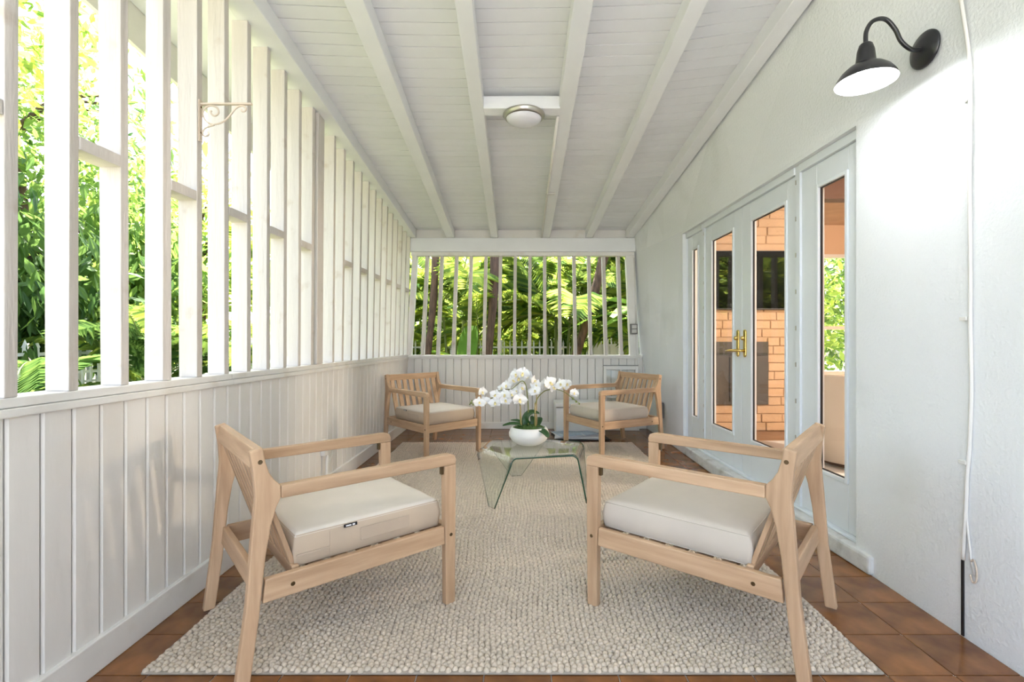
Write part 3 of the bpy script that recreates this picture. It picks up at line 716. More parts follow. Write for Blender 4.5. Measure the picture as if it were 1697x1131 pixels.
def petal(t, c, ax, up, L_, W_, cup, mi=0):
    # petal starting at c along ax
    ax = ax.normalized(); sd_ = ax.cross(up).normalized(); nn = sd_.cross(ax); n = 7; vs = []
    for i in range(n+1):
        a = i/n; wd = W_*math.sin(math.pi*min(1, (.08+.92*a))**.75)**.8 if a < 1 else 0
        for j in (-1, -.5, 0, .5, 1): vs.append(c+ax*(L_*a)+sd_*(wd*j)+nn*(cup*(a*a)-.35*wd*j*j))
    t.add(vs, [(i*5+j, i*5+j+1, (i+1)*5+j+1, (i+1)*5+j) for i in range(n) for j in range(4)], mi)
def flower_mesh():
    t = MB(); up = Vector((0, 0, 1)); z = Vector((0, 0, 0))
    for an, L_, W_, cup, zz in ((90, .048, .019, .006, 0), (218, .046, .018, .006, 0), (322, .046, .018, .006, 0), (178, .052, .031, .010, .004), (2, .052, .031, .010, .004)):
        petal(t, Vector((0, 0, zz)), Vector((math.cos(R(an)), math.sin(R(an)), 0)), up, L_, W_, cup)
    me = t.mesh('flower', 'petal', True)
    t = MB(); petal(t, Vector((0, -.002, .008)), Vector((0, -.9, .6)), up, .026, .010, .004); t.lathe([(.007, .0), (.006, .012), (.003, .018), (0, .019)], 8)
    return me, t.mesh('lip', 'flower_lip', True)
FM = flower_mesh()
def fpx(cx, cy): return (770+cx/8.08, 600+cy/8.08)
fl = [(690, 165, .02, 1.0), (780, 150, .0, 1.05), (850, 180, .02, 1), (640, 250, .03, .95), (730, 215, .05, 1), (560, 315, .02, .85), (500, 350, .03, .7), (235, 400, -.05, .85), (195, 545, -.06, .95), (270, 530, -.03, .85), (412, 440, -.04, .85), (408, 545, -.05, .95), (540, 440, -.05, .95), (545, 515, -.06, .95), (625, 435, -.03, .8), (735, 505, -.08, 1.15), (690, 390, .03, .9), (760, 350, .05, .9), (930, 260, .02, 1), (965, 320, .0, 1), (945, 390, -.04, .95), (905, 395, .05, .9), (1070, 300, -.03, 1), (1140, 280, -.06, 1.1), (1180, 345, -.02, .9), (1290, 300, -.04, .95), (1375, 295, -.02, .8), (1330, 330, .02, .8), (1465, 415, -.05, .75)]
for k, (cx_, cy_, dd, s_) in enumerate(fl):
    x_, y_ = fpx(cx_, cy_); p = opx(x_, y_, dd-.02)-orc.location
    f = link('flower', FM[0], orc, p, (R(90+random.uniform(-28, 10)), R(random.uniform(-25, 25)), R(random.uniform(-50, 50))), s_*1.02)
    link('lip', FM[1], f)
for x_, y_, s_ in ((781, 668, .007), (784, 671, .006), (778.5, 670.5, .005), (782, 664.5, .005), (949.5, 661, .008), (955, 666, .007), (960, 669.5, .0055)):
    t = MB(); p = opx(x_, y_, -.04 if x_ < 850 else -.02); t.lathe([(s_*math.sin(math.pi*k/6)+.0002, -s_*1.3*math.cos(math.pi*k/6)) for k in range(7)], 10, p); oadd('bud', t, 'bud')
def oleaf(pts, w_):
    pts = catm([opx(*p) for p in pts], 5); n = len(pts); t = MB(); vs = []
    for i, p in enumerate(pts):
        tg = (pts[min(i+1, n-1)]-pts[max(i-1, 0)]).normalized(); s_ = tg.cross(Vector((0, -.5, 1))).normalized(); nn = s_.cross(tg)
        a = i/(n-1); wd = w_*max(.08, math.sin(math.pi*(.12+.86*a))**.6)
        for j in (-1, -.5, 0, .5, 1): vs.append(p+s_*wd*j+nn*(abs(j)*wd*.3))
    t.add(vs, [(i*5+j, i*5+j+1, (i+1)*5+j+1, (i+1)*5+j) for i in range(n-1) for j in range(4)])
    o = oadd('leaf', t, 'orchid_leaf'); so = o.modifiers.new('solid', 'SOLIDIFY'); so.thickness = .002
oleaf([(872, 711, -.02), (862, 705, -.04), (848, 703, -.06), (833, 706, -.07)], .020)
oleaf([(874, 710, .0), (866, 703, .0), (858, 698, .0), (846, 697, .01)], .016)
oleaf([(874, 712, .0), (872, 700, .0), (874, 690, -.01), (882, 684, -.01), (894, 686, .0)], .034)
oleaf([(884, 712, .02), (890, 704, .03), (894, 696, .04), (895, 692, .05)], .03)
oleaf([(889, 711, -.05), (897, 714, -.10), (905, 720, -.13), (909, 726, -.14)], .026)
oleaf([(880, 712, .03), (884, 700, .05), (880, 690, .07)], .026)

# ------------------------------------------------------------------ gooseneck wall lamp
lx, ly, lz = XR(1.99, 2.3), 1.985, 2.315
gl = empty('wall_lamp', (lx, ly, lz)); tag(gl, 'black gooseneck barn lamp, lit, on the stucco wall', 'lamp')
t = MB(); t.lathe([(0, .022), (.035, .022), (.045, .018), (.066, .012), (.073, .006), (.073, .0005), (0, .0005)], 36); o = t.obj('wall_plate', 'black_metal', gl, smooth=True); o.rotation_euler = (0, R(-90), 0)
pts = catm([(-.02, 0, 0), (-.06, 0, .002), (-.10, 0, .035), (-.125, 0, .085), (-.165, 0, .125), (-.215, 0, .118), (-.243, 0, .075), (-.245, 0, .02)], 7)
t = MB(); t.tube(pts, .0085, 12); t.obj('gooseneck', 'black_metal', gl, smooth=True)
so_ = (-.245, 0, -.135)
t = MB(); t.lathe([(.0, .160), (.018, .160), (.024, .154), (.031, .130), (.036, .085), (.042, .072), (.066, .062), (.088, .042), (.104, .018), (.111, .0)], 44); o = t.obj('shade', ['black_metal', 'white_enamel'], gl, smooth=True); o.location = so_
t = MB(); t.lathe([(.0, .150), (.020, .150), (.028, .128), (.033, .083), (.040, .068), (.064, .058), (.086, .039), (.102, .016), (.1095, .0005)], 44); o = t.obj('shade_lining', 'white_enamel', gl, smooth=True); o.location = so_
t = MB(); t.lathe([(.0, .0)]+[(.030*math.sin(math.pi*k/10), .034-.034*math.cos(math.pi*k/10)) for k in range(1, 9)]+[(.014, .085), (.014, .11)], 20); o = t.obj('bulb', 'bulb', gl, smooth=True); o.location = (so_[0], 0, so_[2]+.018)
ld = bpy.data.lights.new('lamp_light', 'POINT'); ld.energy = 1.3; ld.color = (.90, .94, 1.0); ld.shadow_soft_size = .025
lo = bpy.data.objects.new('lamp_light', ld); col.objects.link(lo); lo.parent = gl; lo.location = (so_[0], 0, so_[2]+.008)
ld = bpy.data.lights.new('room_light', 'POINT'); ld.energy = 60; ld.color = (1.0, .78, .55); ld.shadow_soft_size = .15
lo = bpy.data.objects.new('room_light', ld); col.objects.link(lo); lo.parent = pend; lo.location = (0, 0, -.18)  # warm light of the added, unseen globe

# ------------------------------------------------------------------ scroll bracket on the slat
br = empty('scroll_bracket', (XL(2.165, 2.1)+.0005, 2.165, 2.185)); tag(br, 'cream wrought iron scroll bracket screwed to a slat', 'bracket')
t = MB(); t.box(0, .006, -.012, .012, -.175, .012); t.obj('back_plate', 'cream_iron', br, bevel=.002)
t = MB(); t.box(.006, .235, -.007, .007, -.010, -.001); t.obj('arm', 'cream_iron', br, bevel=.002)
def q(cx, cy): s = 2.165/F/10.28; return ((cx-225)*s, 0, -(cy-300)*s-.004)
sc = [(430, 420), (410, 440), (440, 490), (490, 505), (545, 460), (535, 390), (480, 345), (400, 335), (310, 380), (280, 480), (320, 580), (400, 640), (500, 650), (640, 600), (740, 500), (830, 390), (900, 345), (970, 340), (1015, 385), (990, 430), (950, 430), (935, 400)]
t = MB(); t.tube(catm([q(*p) for p in sc], 4), .0042, 8); t.obj('scroll', 'cream_iron', br, smooth=True)
sc = [(470, 665), (380, 690), (310, 730), (275, 800), (300, 850), (350, 850), (375, 810), (355, 785)]
t = MB(); t.tube(catm([q(*p) for p in sc], 4), .0042, 8); t.obj('scroll', 'cream_iron', br, smooth=True)
for z in (-.02, -.135):
    t = MB(); t.lathe([(0, .003), (.004, .002), (.005, 0)], 10); o = t.obj('screw', 'dark_brass', br); o.location = (.0062, 0, z); o.rotation_euler = (0, R(90), 0)

# ------------------------------------------------------------------ cables, boxes and odds on the walls
pts = []
for y, xx in ((-40, 1604), (90, 1609), (168, 1611), (300, 1610), (450, 1611.5), (530, 1611), (640, 1613), (740, 1610), (790, 1606), (860, 1603), (928, 1599)):
    d_ = 1.68*F/(xx-VX); z = H-(y-VY)*d_/F; pts.append((XR(d_, z)-.007, d_, z))
t = MB(); t.tube(catm(pts, 4), .0065, 8); cab = t.obj('wall_cable', 'conduit', None, smooth=True); tag(cab, 'white painted cable running down the stucco wall', 'cable')
for z in (2.02, 1.20, .66):
    d_ = interp(z, (.3, 3.0), (1.822, 1.80)); t = MB(); t.box(XR(d_, z)-.016, XR(d_, z)-.0005, d_-.016, d_+.014, z-.007, z+.007); t.obj('clip', 'conduit', cab, bevel=.002)
t = MB(); t.tube([(XR(1.8, z)-.005, d_, z) for d_, z in ((1.815, .55), (1.805, .42), (1.79, .30), (1.775, .25))], .004, 8); t.obj('loose_wire', 'conduit', cab, smooth=True)
t = MB(); t.tube(catm([(XR(1.8, z)-.008, d_, z) for d_, z in ((1.787, .30), (1.775, .31), (1.765, .27), (1.768, .235), (1.782, .225), (1.79, .25))], 3), .003, 8); t.obj('wire_loop', 'cream_iron', cab, smooth=True)
t = MB(); t.box(XR(1.8, .1)-.005, XR(1.8, .1)-.0005, 1.822, 1.832, .001, .288); tag(t.obj('black_strip', 'black'), 'short black strip rising from the floor below wall cable', 'strip')
# left wall conduit and box
cx_ = XL(3.5, .3)
cb = empty('conduit_box', (cx_, 3.5, .0)); tag(cb, 'small white conduit box with pipe on the planked side wall', 'electrical box')
t = MB(); t.box(.0005, .035, -.03, .03, .285, .40); t.obj('box', 'conduit', cb, bevel=.004)
t = MB(); t.tube([(.0185+.0195, 0, .284), (.036, -.01, .15), (.032, -.015, .113)], .010, 10); t.obj('pipe', 'conduit', cb, smooth=True)
t = MB(); t.tube(catm([(.036, .02, .36), (.05, .06, .37), (.045, .085, .30), (.03, .06, .22), (.03, .01, .215)], 5), .004, 8); t.obj('cord', 'conduit', cb, smooth=True)
t = MB(); t.lathe([(0, .03), (.014, .028), (.02, .015), (.018, 0)], 14); o = t.obj('plug', 'white_enamel', cb, smooth=True); o.location = (.012, .085, .345); o.rotation_euler = (0, R(60), 0)
# switch box on end wall corner
sb = empty('switch_box', (1.435, D-.0045, 1.26)); tag(sb, 'weathered dark grey switch box on the end wall post', 'switch')
t = MB(); t.box(-.045, .045, -.05, -.0005, -.065, .065); t.obj('box', 'grey_box', sb, bevel=.006)
t = MB(); t.box(-.03, .03, -.056, -.0505, -.05, -.005); t.box(-.03, .03, -.056, -.0505, .005, .05); t.obj('cover', 'nickel', sb, bevel=.003)
t = MB(); t.tube([(.03, -.012, .066), (.028, -.012, .40), (.01, -.012, .9)], .008, 8); t.obj('cable', 'conduit', sb, smooth=True)
t = MB(); t.tube([(.03, -.012, -.066), (.04, -.012, -.25), (.05, -.03, -.36), (.06, -.03, -.55)], .006, 8); t.obj('cable', 'conduit', sb, smooth=True)
ob = empty('outlet_box', (XR(5.47, .33), 5.47, .33)); tag(ob, 'grey outlet box low on the stucco wall', 'outlet')
t = MB(); t.box(-.045, -.0005, -.05, .05, -.09, .09); t.obj('box', 'grey_box', ob, bevel=.005)
t = MB(); t.box(-.055, -.0455, -.055, .055, -.095, .095); t.obj('lid', 'conduit', ob, bevel=.004)
# leaning sash, white chest and papers
sa = empty('window_sash', (1.265, D-.115, .0005)); sa.rotation_euler = (R(-6.5), 0, R(-4)); tag(sa, 'old white window sash leaning against the planked end wall', 'window sash')
t = MB(); t.box(-.215, -.18, -.015, .015, .0, .80); t.box(.18, .215, -.015, .015, 0, .80); t.box(-.18, .18, -.015, .015, .75, .80); t.box(-.18, .18, -.015, .015, 0, .06); t.obj('frame', 'paint_trim', sa, bevel=.003)
t = MB(); t.box(-.012, .012, -.010, .010, .06, .75); t.obj('muntin', 'paint_trim', sa, bevel=.002); t = MB(); t.box(-.18, -.012, -.010, .010, .40, .42); t.box(.012, .18, -.010, .010, .40, .42); t.obj('muntin', 'paint_trim', sa)
t = MB(); t.box(-.18, .18, -.003, .0, .06, .75); t.obj('pane', 'pane_glass', sa)
t = MB(); t.box(-.215, .215, -.018, .018, .8005, .808); t.obj('top_edge', 'grey_box', sa)
ch = empty('storage_chest', (.72, D-.225, 0)); tag(ch, 'low white lidded chest against the planked end wall', 'chest')
t = MB(); t.box(-.29, .29, -.18, .18, .0005, .32); t.obj('body', 'fence_white', ch, bevel=.006)
t = MB(); t.box(-.30, .30, -.19, .185, .328, .375); t.obj('lid', 'fence_white', ch, bevel=.008)
t = MB(); t.box(-.285, .285, -.175, .175, .3205, .3275); t.obj('gap', 'grey_box', ch)
for k, (x_, y_, z_, w_, l_, a_, m_, lab) in enumerate(((.70, 5.56, .0008, .30, .22, 8, 'black', 'flat black tray on the floor under the armchair'), (.68, 5.57, .0132, .27, .19, -6, 'paper_white', 'stack of pale folded paper lying on the black tray'), (.64, 5.58, .0343, .25, .17, 14, 'paper_blue', 'blue printed paper lying on the folded paper stack'))):
    o = empty(('tray', 'paper_stack', 'printed_paper')[k], (x_, y_, z_), R(a_)); tag(o, lab, ('tray', 'paper', 'paper')[k])
    h_ = (.012, .020, .03)[k]; t = MB()
    if k == 0: t.box(-w_, w_, -l_, l_, 0, .004); t.obj('base', m_, o); t = MB(); t.box(-w_, w_, -l_, -l_+.01, .0045, h_); t.obj('rim', m_, o); t = MB(); t.box(-w_, w_, l_-.01, l_, .0045, h_); t.obj('rim', m_, o)
    else:
        for q_ in range(3 if k == 1 else 2):
            t = MB(); n = 8; vs = []
            for i in range(n+1):
                for j in range(2): vs.append((lerp(-w_, w_, i/n)*(1-.05*q_), (-l_, l_)[j]*(1-.08*q_), q_*.0065+.004*(1+math.sin(i*1.7+q_*2+j))*(.5 if k == 1 else 1.3)))
            t.add(vs, [(i*2, i*2+1, i*2+3, i*2+2) for i in range(n)]); s_ = t.obj('sheet', ('paper_white', 'paper_blue')[(k+q_) % 2 if k == 2 else 0], o, smooth=True)
            so = s_.modifiers.new('solid', 'SOLIDIFY'); so.thickness = .002

# ------------------------------------------------------------------ the garden
b = MB(); b.box(-24, 24, -14, 30, -.6, -.13); struct(b.obj('ground', 'ground'), 'earth and grass of the garden', 'ground')
b = MB(); b.box(-5.5, 5.0, -11, D0-.01, -.13, -.02); struct(b.obj('bounce_patio', 'bounce_paving'), 'unseen pale slab added to bounce sun into the porch', 'bounce_patio')  # unseen slab behind the camera, added to bounce sunlight onto the ceiling
b = MB(); b.box(1.95, 2.05, D0, .3, -.12, 3.2); struct(b.obj('wall_house', 'stucco'))
PK = None
def fence(name, p0, p1, lab, step=.125, h=1.22, lattice=False):
    p0, p1 = Vector(p0), Vector(p1); L_ = (p1-p0).length; an = math.atan2(p1.y-p0.y, p1.x-p0.x)
    r_ = empty(name, (p0.x, p0.y, -.13), an); tag(r_, lab, 'fence')
    global PK
    if PK is None:
        t = MB(); t.box(-.015, .015, -.015, .015, 0, 1.17); t.add([(-.02, -.02, 1.17), (.02, -.02, 1.17), (.02, .02, 1.17), (-.02, .02, 1.17), (0, 0, 1.26)], [(3, 2, 1, 0), (0, 1, 4), (1, 2, 4), (2, 3, 4), (3, 0, 4)]); PK = t.mesh('picket', 'fence_white')
    for k in range(int(L_/step)+1): link('picket', PK, r_, (k*step, 0, 0))
    for z in (1.08, .18):
        t = MB(); t.box(0, L_, -.018, .018, z, z+.035); t.obj('rail', 'fence_white', r_)
    for k in range(int(L_/2.4)+1):
        t = MB(); t.box(k*2.4-.035, k*2.4+.035, -.036, .036, 0, 1.22); t.box(k*2.4-.045, k*2.4+.045, -.045, .045, 1.22, 1.25); t.obj('post', 'fence_white', r_)
    return r_
fence('picket_fence', (-5.2, 10.2), (1.55, 10.2), 'white metal picket fence behind the end wall')
fence('picket_fence', (-5.2, 2.2), (-5.2, 10.1), 'white metal picket fence beyond the slatted side wall')
g = empty('vinyl_gate', (1.62, 10.2, -.13)); tag(g, 'white vinyl privacy gate with open top beside the picket fence', 'gate')
for k in range(7):
    t = MB(); t.box(k*.145, k*.145+.138, -.02, .02, .05, 1.12); t.obj('board', 'fence_white', g)
for k in range(14):
    t = MB(); t.box(k*.0725+.02, k*.0725+.045, -.012, .012, 1.16, 1.40); t.obj('spindle', 'fence_white', g)
for z in (1.12, 1.34):
    t = MB(); t.box(0, 1.015, -.025, .025, z, z+.045); t.obj('rail', 'fence_white', g)
for xx in (-.06, 1.02):
    t = MB(); t.box(xx, xx+.09, -.05, .05, 0, 1.48); t.obj('post', 'fence_white', g)
# lattice panel low behind the side fence
la = empty('lattice_panel', (-4.9, 4.6, -.13), R(90)); tag(la, 'pale lattice panel leaning at the side fence', 'lattice')
for k in range(14):
    t = MB(); t.box(k*.1, k*.1+.03, -.01, .0, 0, .98); t.obj('lath', 'fence_white', la)
for k in range(9):
    t = MB(); t.box(0, 1.35, .0005, .01, k*.11, k*.11+.03); t.obj('lath', 'fence_white', la)
# black pole outside the slats
t = MB(); t.tube([(-1.545, 2.10, -.13), (-1.545, 2.10, 2.86)], .009, 8); tag(t.obj('black_pole', 'black'), 'thin black pole standing just outside the slats', 'pole')

# foliage
def frond_mesh(name, L_, droop, nl, ll, rise, m_='leaf_palm', seed=0, vee=.35):
    rnd = random.Random(seed); t = MB(); pts = []; n = 14
    for i in range(n+1):
        a = i/n; pts.append(Vector((L_*a*(1-.18*droop*a), 0, rise*a*L_-droop*L_*a*a*.6)))
    t.tube(pts, [lerp(.014, .003, i/n) for i in range(n+1)], 5, 1)
    for k in range(nl):
        a = .16+.84*k/(nl-1); i = min(n-1, int(a*n)); p = pts[i].lerp(pts[i+1], a*n-i); tg = (pts[i+1]-pts[i]).normalized()
        ln = ll*(math.sin(math.pi*(.15+.8*a))**.7)*rnd.uniform(.85, 1.1)
        for s_ in (-1, 1):
            dr = (tg*.55+Vector((0, s_, 0))*.85+Vector((0, 0, vee))).normalized(); nd = dr.cross(tg).normalized(); wv = dr.cross(nd).normalized()*.016
            q1 = p+dr*ln*.5; q2 = p+dr*ln+Vector((0, 0, -ln*rnd.uniform(.25, .5)))
            t.add([p, q1+wv, q2, q1-wv], [(0, 1, 2), (0, 2, 3)], 0)
    return t.mesh(name, [m_, 'palm_stem'])
FR = [frond_mesh('frond', 1.9, d_, 34, .52, r_, m_, s_) for s_, (d_, r_, m_) in enumerate(((.9, .75, 'leaf_palm'), (1.1, .6, 'leaf_palm'), (.7, .9, 'leaf_bright'), (1.2, .45, 'leaf_bright'), (.9, .7, 'leaf_dark')))]
def palm(x, y, lab, nst=5, hh=(1.0, 2.6), nf=5, sc=(.8, 1.3), spread=.4, kinds=(0, 1, 2, 3), name='palm_clump', group=None, seed=0):
    rnd = random.Random(seed+int(x*31+y*17)); r_ = empty(name, (x, y, -.135)); tag(r_, lab, 'palm', group)
    for s_ in range(nst):
        bx_, by_ = rnd.uniform(-spread, spread), rnd.uniform(-spread, spread); h_ = rnd.uniform(*hh); tx, ty = bx_*1.7, by_*1.7
        t = MB(); t.tube([(bx_, by_, 0), (lerp(bx_, tx, .5), lerp(by_, ty, .5), h_*.5), (tx, ty, h_)], [.035, .03, .022], 7); t.obj('stem', 'palm_stem', r_, smooth=True)
        a0 = rnd.uniform(0, 6.28)
        for f in range(nf):
            link('frond', FR[rnd.choice(kinds)], r_, (tx, ty, h_-.03), (rnd.uniform(-.2, .2), rnd.uniform(-.55, .15), a0+f*6.283/nf+rnd.uniform(-.3, .3)), rnd.uniform(*sc))
    return r_
def leaves_mesh(name, n, box, size, m_, seed, hang=0, shape='ell', asp=.38, clump=0):
    r_ = np.random.default_rng(seed)
    if shape == 'ell':
        p = r_.normal(size=(n, 3)); p /= np.linalg.norm(p, axis=1)[:, None]; p *= (r_.random((n, 1))**(1/2.2))
        C = p*np.array(box)[None]
    else: C = (r_.random((n, 3))*2-1)*np.array(box)[None]
    if clump:
        k = max(2, n//clump); cc = C[:k]; C = cc[r_.integers(0, k, n)]+r_.normal(size=(n, 3))*size*1.6
    ax = r_.normal(size=(n, 3)); ax[:, 2] -= hang; ax /= np.linalg.norm(ax, axis=1)[:, None]
    nn = r_.normal(size=(n, 3)); nn[:, 2] += .8; sd_ = np.cross(ax, nn); sd_ /= np.linalg.norm(sd_, axis=1)[:, None]; nv = np.cross(sd_, ax)
    L_ = size*r_.uniform(.6, 1.3, n)[:, None]; W_ = L_*asp*.5
    pts = [C, C+ax*L_*.35+sd_*W_-nv*W_*.2, C+ax*L_*.7+sd_*W_*.75-nv*W_*.2, C+ax*L_-nv*L_*.12, C+ax*L_*.7-sd_*W_*.75-nv*W_*.2, C+ax*L_*.35-sd_*W_-nv*W_*.2]
    V = np.stack(pts, 1).reshape(-1, 3); o_ = (np.arange(n)*6)[:, None, None]
    return fastmesh(name, V, (np.array([[0, 1, 2, 3], [0, 3, 4, 5]])[None]+o_).reshape(-1, 4), np.zeros((0, 3), int), [m_], False)
def bush(x, y, z, lab, n, box, size, m_, seed, trunk=None, name='shrub', cat='shrub', group=None, hang=0, asp=.4, clump=0, tr=.08, off=0):
    r_ = empty(name, (x, y, -.135)); tag(r_, lab, cat, group)
    o = link('foliage', leaves_mesh('foliage', n, box, size, m_, seed, hang, asp=asp, clump=clump), r_, (off, 0, z+.135)); o['kind'] = 'stuff'
    rnd = random.Random(seed)
    t = MB(); h_ = trunk or max(.3, z+.135)
    pts = [(0, 0, 0), (rnd.uniform(-.08, .08), rnd.uniform(-.08, .08), h_*.35), (rnd.uniform(-.15, .15), rnd.uniform(-.15, .15), h_*.7), (0, 0, h_)]
    t.tube(catm(pts, 4), [lerp(tr, tr*.6, k/12) for k in range(13)], 9)
    t.obj('trunk', 'bark', r_, smooth=True)
    for k in range(5):
        a = rnd.uniform(0, 6.28); e = Vector((off+math.cos(a)*box[0]*.7, math.sin(a)*box[1]*.7, h_+rnd.uniform(-.1, .6)*box[2])); t = MB()
        t.tube(catm([(0, 0, h_*rnd.uniform(.75, 1)), Vector((e.x*.4, e.y*.4, lerp(h_, e.z, .6))), e], 4), [lerp(tr*.45, .008, q_/8) for q_ in range(9)], 6); t.obj('branch', 'bark', r_, smooth=True)
    return r_
# behind the end wall: bright clumps of palms, trunks, broad leaves
kk = 0
for (x, y) in ((-3.6, 9.2), (-2.2, 11.4), (-1.1, 9.5), (-.1, 11.6), (.7, 9.4), (1.5, 11.8), (2.5, 9.3), (3.3, 11.6), (-3.2, 12.0)):
    kk += 1
    palm(x, y, 'feathery green palm clump growing behind the end wall', 5, (.7, 2.4), 5, (.75, 1.25), .35, (0, 1, 2, 3), group='palm clumps behind the end wall', seed=kk)
def lean_trunk(p0, p1, r0, r1, lab, crown, m_):
    r_ = empty('leaning_tree', (p0[0], p0[1], -.135)); tag(r_, lab, 'tree')
    a = Vector((0, 0, 0)); c = Vector((p1[0]-p0[0], p1[1]-p0[1], p1[2]+.135)); t = MB()
    pts = catm([a, a.lerp(c, .3)+Vector((.03, .02, 0)), a.lerp(c, .6)+Vector((-.04, 0, 0)), c], 6); n = len(pts)
    t.tube(pts, [lerp(r0, r1, k/n)*(1+.08*math.sin(k*2.1)) for k in range(n)], 10); t.obj('trunk', 'bark', r_, smooth=True)
    o = link('foliage', leaves_mesh('foliage', crown[0], crown[1], .24, m_, int(p0[0]*10)+77, .4, clump=14), r_, c+Vector((0, 0, crown[2]))); o['kind'] = 'stuff'
lean_trunk((-1.66, 8.0), (-1.08, 8.15, 5.6), .05, .08, 'slim leaning brown tree trunk nearest the planked side wall', (1100, (1.2, .9, .8), .3), 'leaf_mid')
lean_trunk((-.62, 7.8), (-.12, 8.0, 5.8), .045, .13, 'thick dark brown tree trunk behind the middle of end wall', (1100, (1.2, .9, .8), .3), 'leaf_mid')
lean_trunk((.62, 8.1), (2.4, 8.4, 5.6), .06, .11, 'strongly leaning brown tree trunk near the house corner', (1100, (1.2, .9, .8), .3), 'leaf_mid')
def broad_leaf(L_, W_, droop, seed):
    t = MB(); n = 14; vs = []
    for i in range(n+1):
        a = i/n; wd = W_*(math.sin(math.pi*(.05+.93*a))**.55); z = L_*(a*.95-droop*a*a); x = L_*droop*a*a*1.3
        for j in (-1, -.5, 0, .5, 1): vs.append((x, wd*j, z+abs(j)*wd*.22+.01*math.sin(i*1.9+j*3+seed)))
    t.add(vs, [(i*5+j, i*5+j+1, (i+1)*5+j+1, (i+1)*5+j) for i in range(n) for j in range(4)]); return t.mesh('broad_leaf', 'leaf_banana', True)
BLM = [broad_leaf(1.3, .19, .15, 1), broad_leaf(1.7, .20, .6, 2), broad_leaf(1.5, .2, .4, 3)]
def banana(x, y, lab, leaves, h=.6):
    r_ = empty('banana_plant', (x, y, -.135)); tag(r_, lab, 'banana plant')
    t = MB(); t.tube([(0, 0, 0), (.02, 0, h*.5), (0, 0, h)], [.07, .06, .045], 9); t.obj('stem', 'palm_stem', r_, smooth=True)
    for (m_, rz, tl, s_) in leaves: link('broad_leaf', BLM[m_], r_, (0, 0, h-.02), (0, tl, rz), s_)
banana(-.35, 7.2, 'low banana plant with one upright broad leaf at the fence', [(0, R(80), .1, .62), (2, R(190), .25, .6), (0, R(-40), .3, .5)], .45)
banana(-.98, 8.6, 'banana plant with a tall pale upright leaf', [(0, R(75), .15, 1.0), (2, R(200), .3, .8)], .6)
banana(2.35, 8.2, 'banana plant with long arching leaves by the house corner', [(1, R(180), .35, 1.15), (1, R(165), .1, 1.25), (2, R(205), .6, 1.0), (1, R(230), .2, 1.1), (2, R(130), .3, 1.1), (0, R(260), .2, 1.0)], 1.25)
k = 0
for (x, y, z, m_, lab) in ((-4.6, 14.0, 1.8, 'leaf_mid', 'mid green hedge tree far behind the end wall'), (-2.4, 14.6, 2.2, 'leaf_bright', 'bright yellow green tree far behind the end wall'), (0, 14.2, 2.0, 'leaf_bright', 'bright yellow green tree far behind the end wall'), (2.4, 14.6, 2.2, 'leaf_bright', 'bright yellow green tree far behind the end wall'), (4.8, 13.5, 2.0, 'leaf_mid', 'mid green tree behind the house'), (7.5, 12.5, 2.2, 'leaf_mid', 'mid green tree seen through the inner window'), (5.2, 10.2, 1.6, 'leaf_bright', 'bright green bush outside the inner window')):
    k += 1; bush(x, y, z, lab, 3300, (1.7, 1.1, 2.2), .22, m_, 100+k, name='garden_tree', cat='tree', group='garden trees behind the end wall' if 'far behind' in lab and m_ == 'leaf_bright' else None)
for i, x in enumerate((-3.4, -1.9, -.4, 1.1, 2.6)):
    bush(x, 10.9+.2*(i % 2), .75, 'low leafy shrub behind the picket fence', 1700, (.85, .5, .75), .16, ('leaf_bright', 'leaf_mid')[i % 2], 200+i, group='low shrubs behind the picket fence', tr=.03)
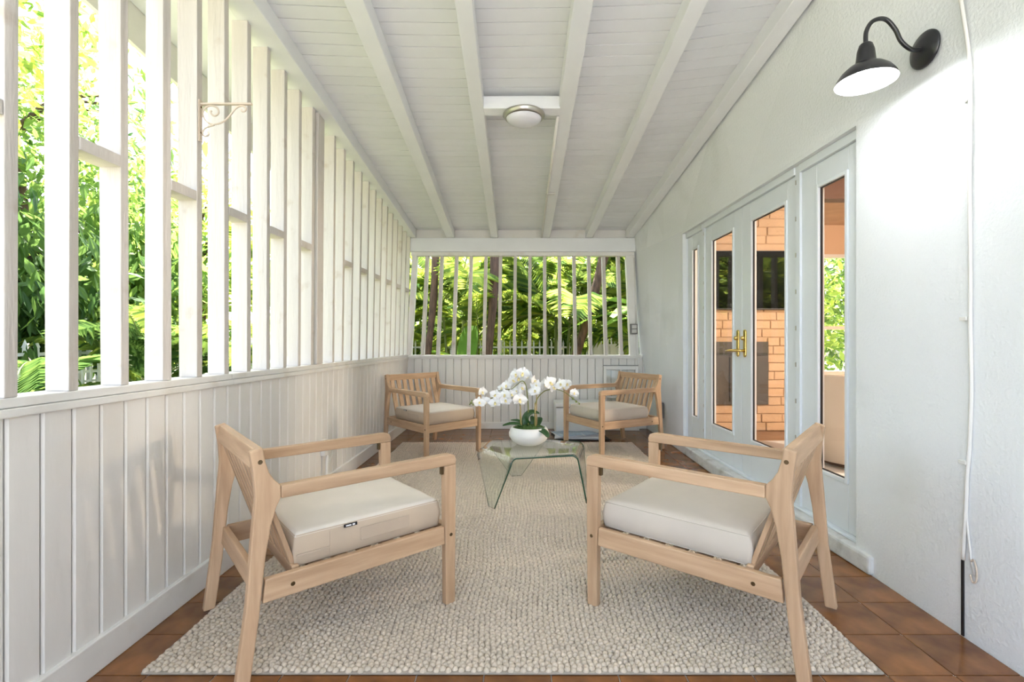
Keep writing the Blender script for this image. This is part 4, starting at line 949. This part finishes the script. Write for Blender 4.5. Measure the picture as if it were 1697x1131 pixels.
# canopy that shades the end of the porch
for i, (x, y, ox) in enumerate(((-3.4, 8.6, 1.9), (3.6, 8.6, -2.0))):
    bush(x, y, 7.0, ('tall shade tree over the end wall, at the side fence', 'tall shade tree over the end wall, by the house')[i], 2600, (2.3, 1.0, .85), .26, 'leaf_dark', 300+i, name='shade_tree', cat='tree', tr=.10, off=ox)
# beyond the slatted side wall
for i, (x, y, z, bx_, n, sz, m_, hang, lab, tr) in enumerate((
    (-4.7, 3.5, 4.0, (1.5, 1.7, 1.1), 3000, .14, 'leaf_bright', .1, 'airy bright green tree beyond the slats with sky showing through', .07),
    (-6.4, 6.0, 3.9, (1.6, 2.0, 1.3), 4200, .15, 'leaf_mid', .1, 'leafy tree beyond the side fence', .12),
    (-6.3, 7.6, 2.2, (.9, 1.3, 1.5), 4200, .22, 'leaf_mid', 1.4, 'drooping long leaved tree beyond the side fence', .16),
    (-6.6, 9.8, 2.6, (1.5, 1.5, 2.2), 4600, .2, 'leaf_bright', .6, 'bright tree at the corner of the two fences', .12),
    (-7.6, 4.4, 2.2, (1.0, 1.7, 1.5), 5200, .16, 'leaf_mid', .4, 'dense leafy bush beyond the side fence', .08),
    (-6.6, 2.6, 2.4, (1.0, 1.2, 1.5), 4200, .16, 'leaf_bright', .2, 'tall bright bush at the near end of side fence', .08),
    (-5.75, 5.3, 1.75, (.4, 1.1, .85), 2400, .24, 'leaf_dark', 1.8, 'dark hanging vine mass on the side fence', .13),
    (-9.6, 6.6, 2.2, (1.5, 3.4, 2.4), 6500, .2, 'leaf_bright', .3, 'broad background tree beyond the side fence', .15))):
    bush(x, y, z, lab, n, bx_, sz, m_, 400+i, name='garden_tree', cat='tree', hang=hang, asp=.36, clump=7, tr=tr)
palm(-3.75, 3.6, 'low feathery palm just outside the slats', 3, (.15, .5), 7, (.55, .8), .2, (0, 1, 4), seed=71)
palm(-4.3, 5.7, 'feathery palm standing before the side fence', 3, (.3, .9), 6, (.6, .9), .25, (0, 1, 4), seed=72)
palm(-2.9, 7.6, 'feathery palm at the outer corner of porch', 4, (.4, 1.6), 6, (.6, 1.0), .3, (0, 1, 2), seed=73)
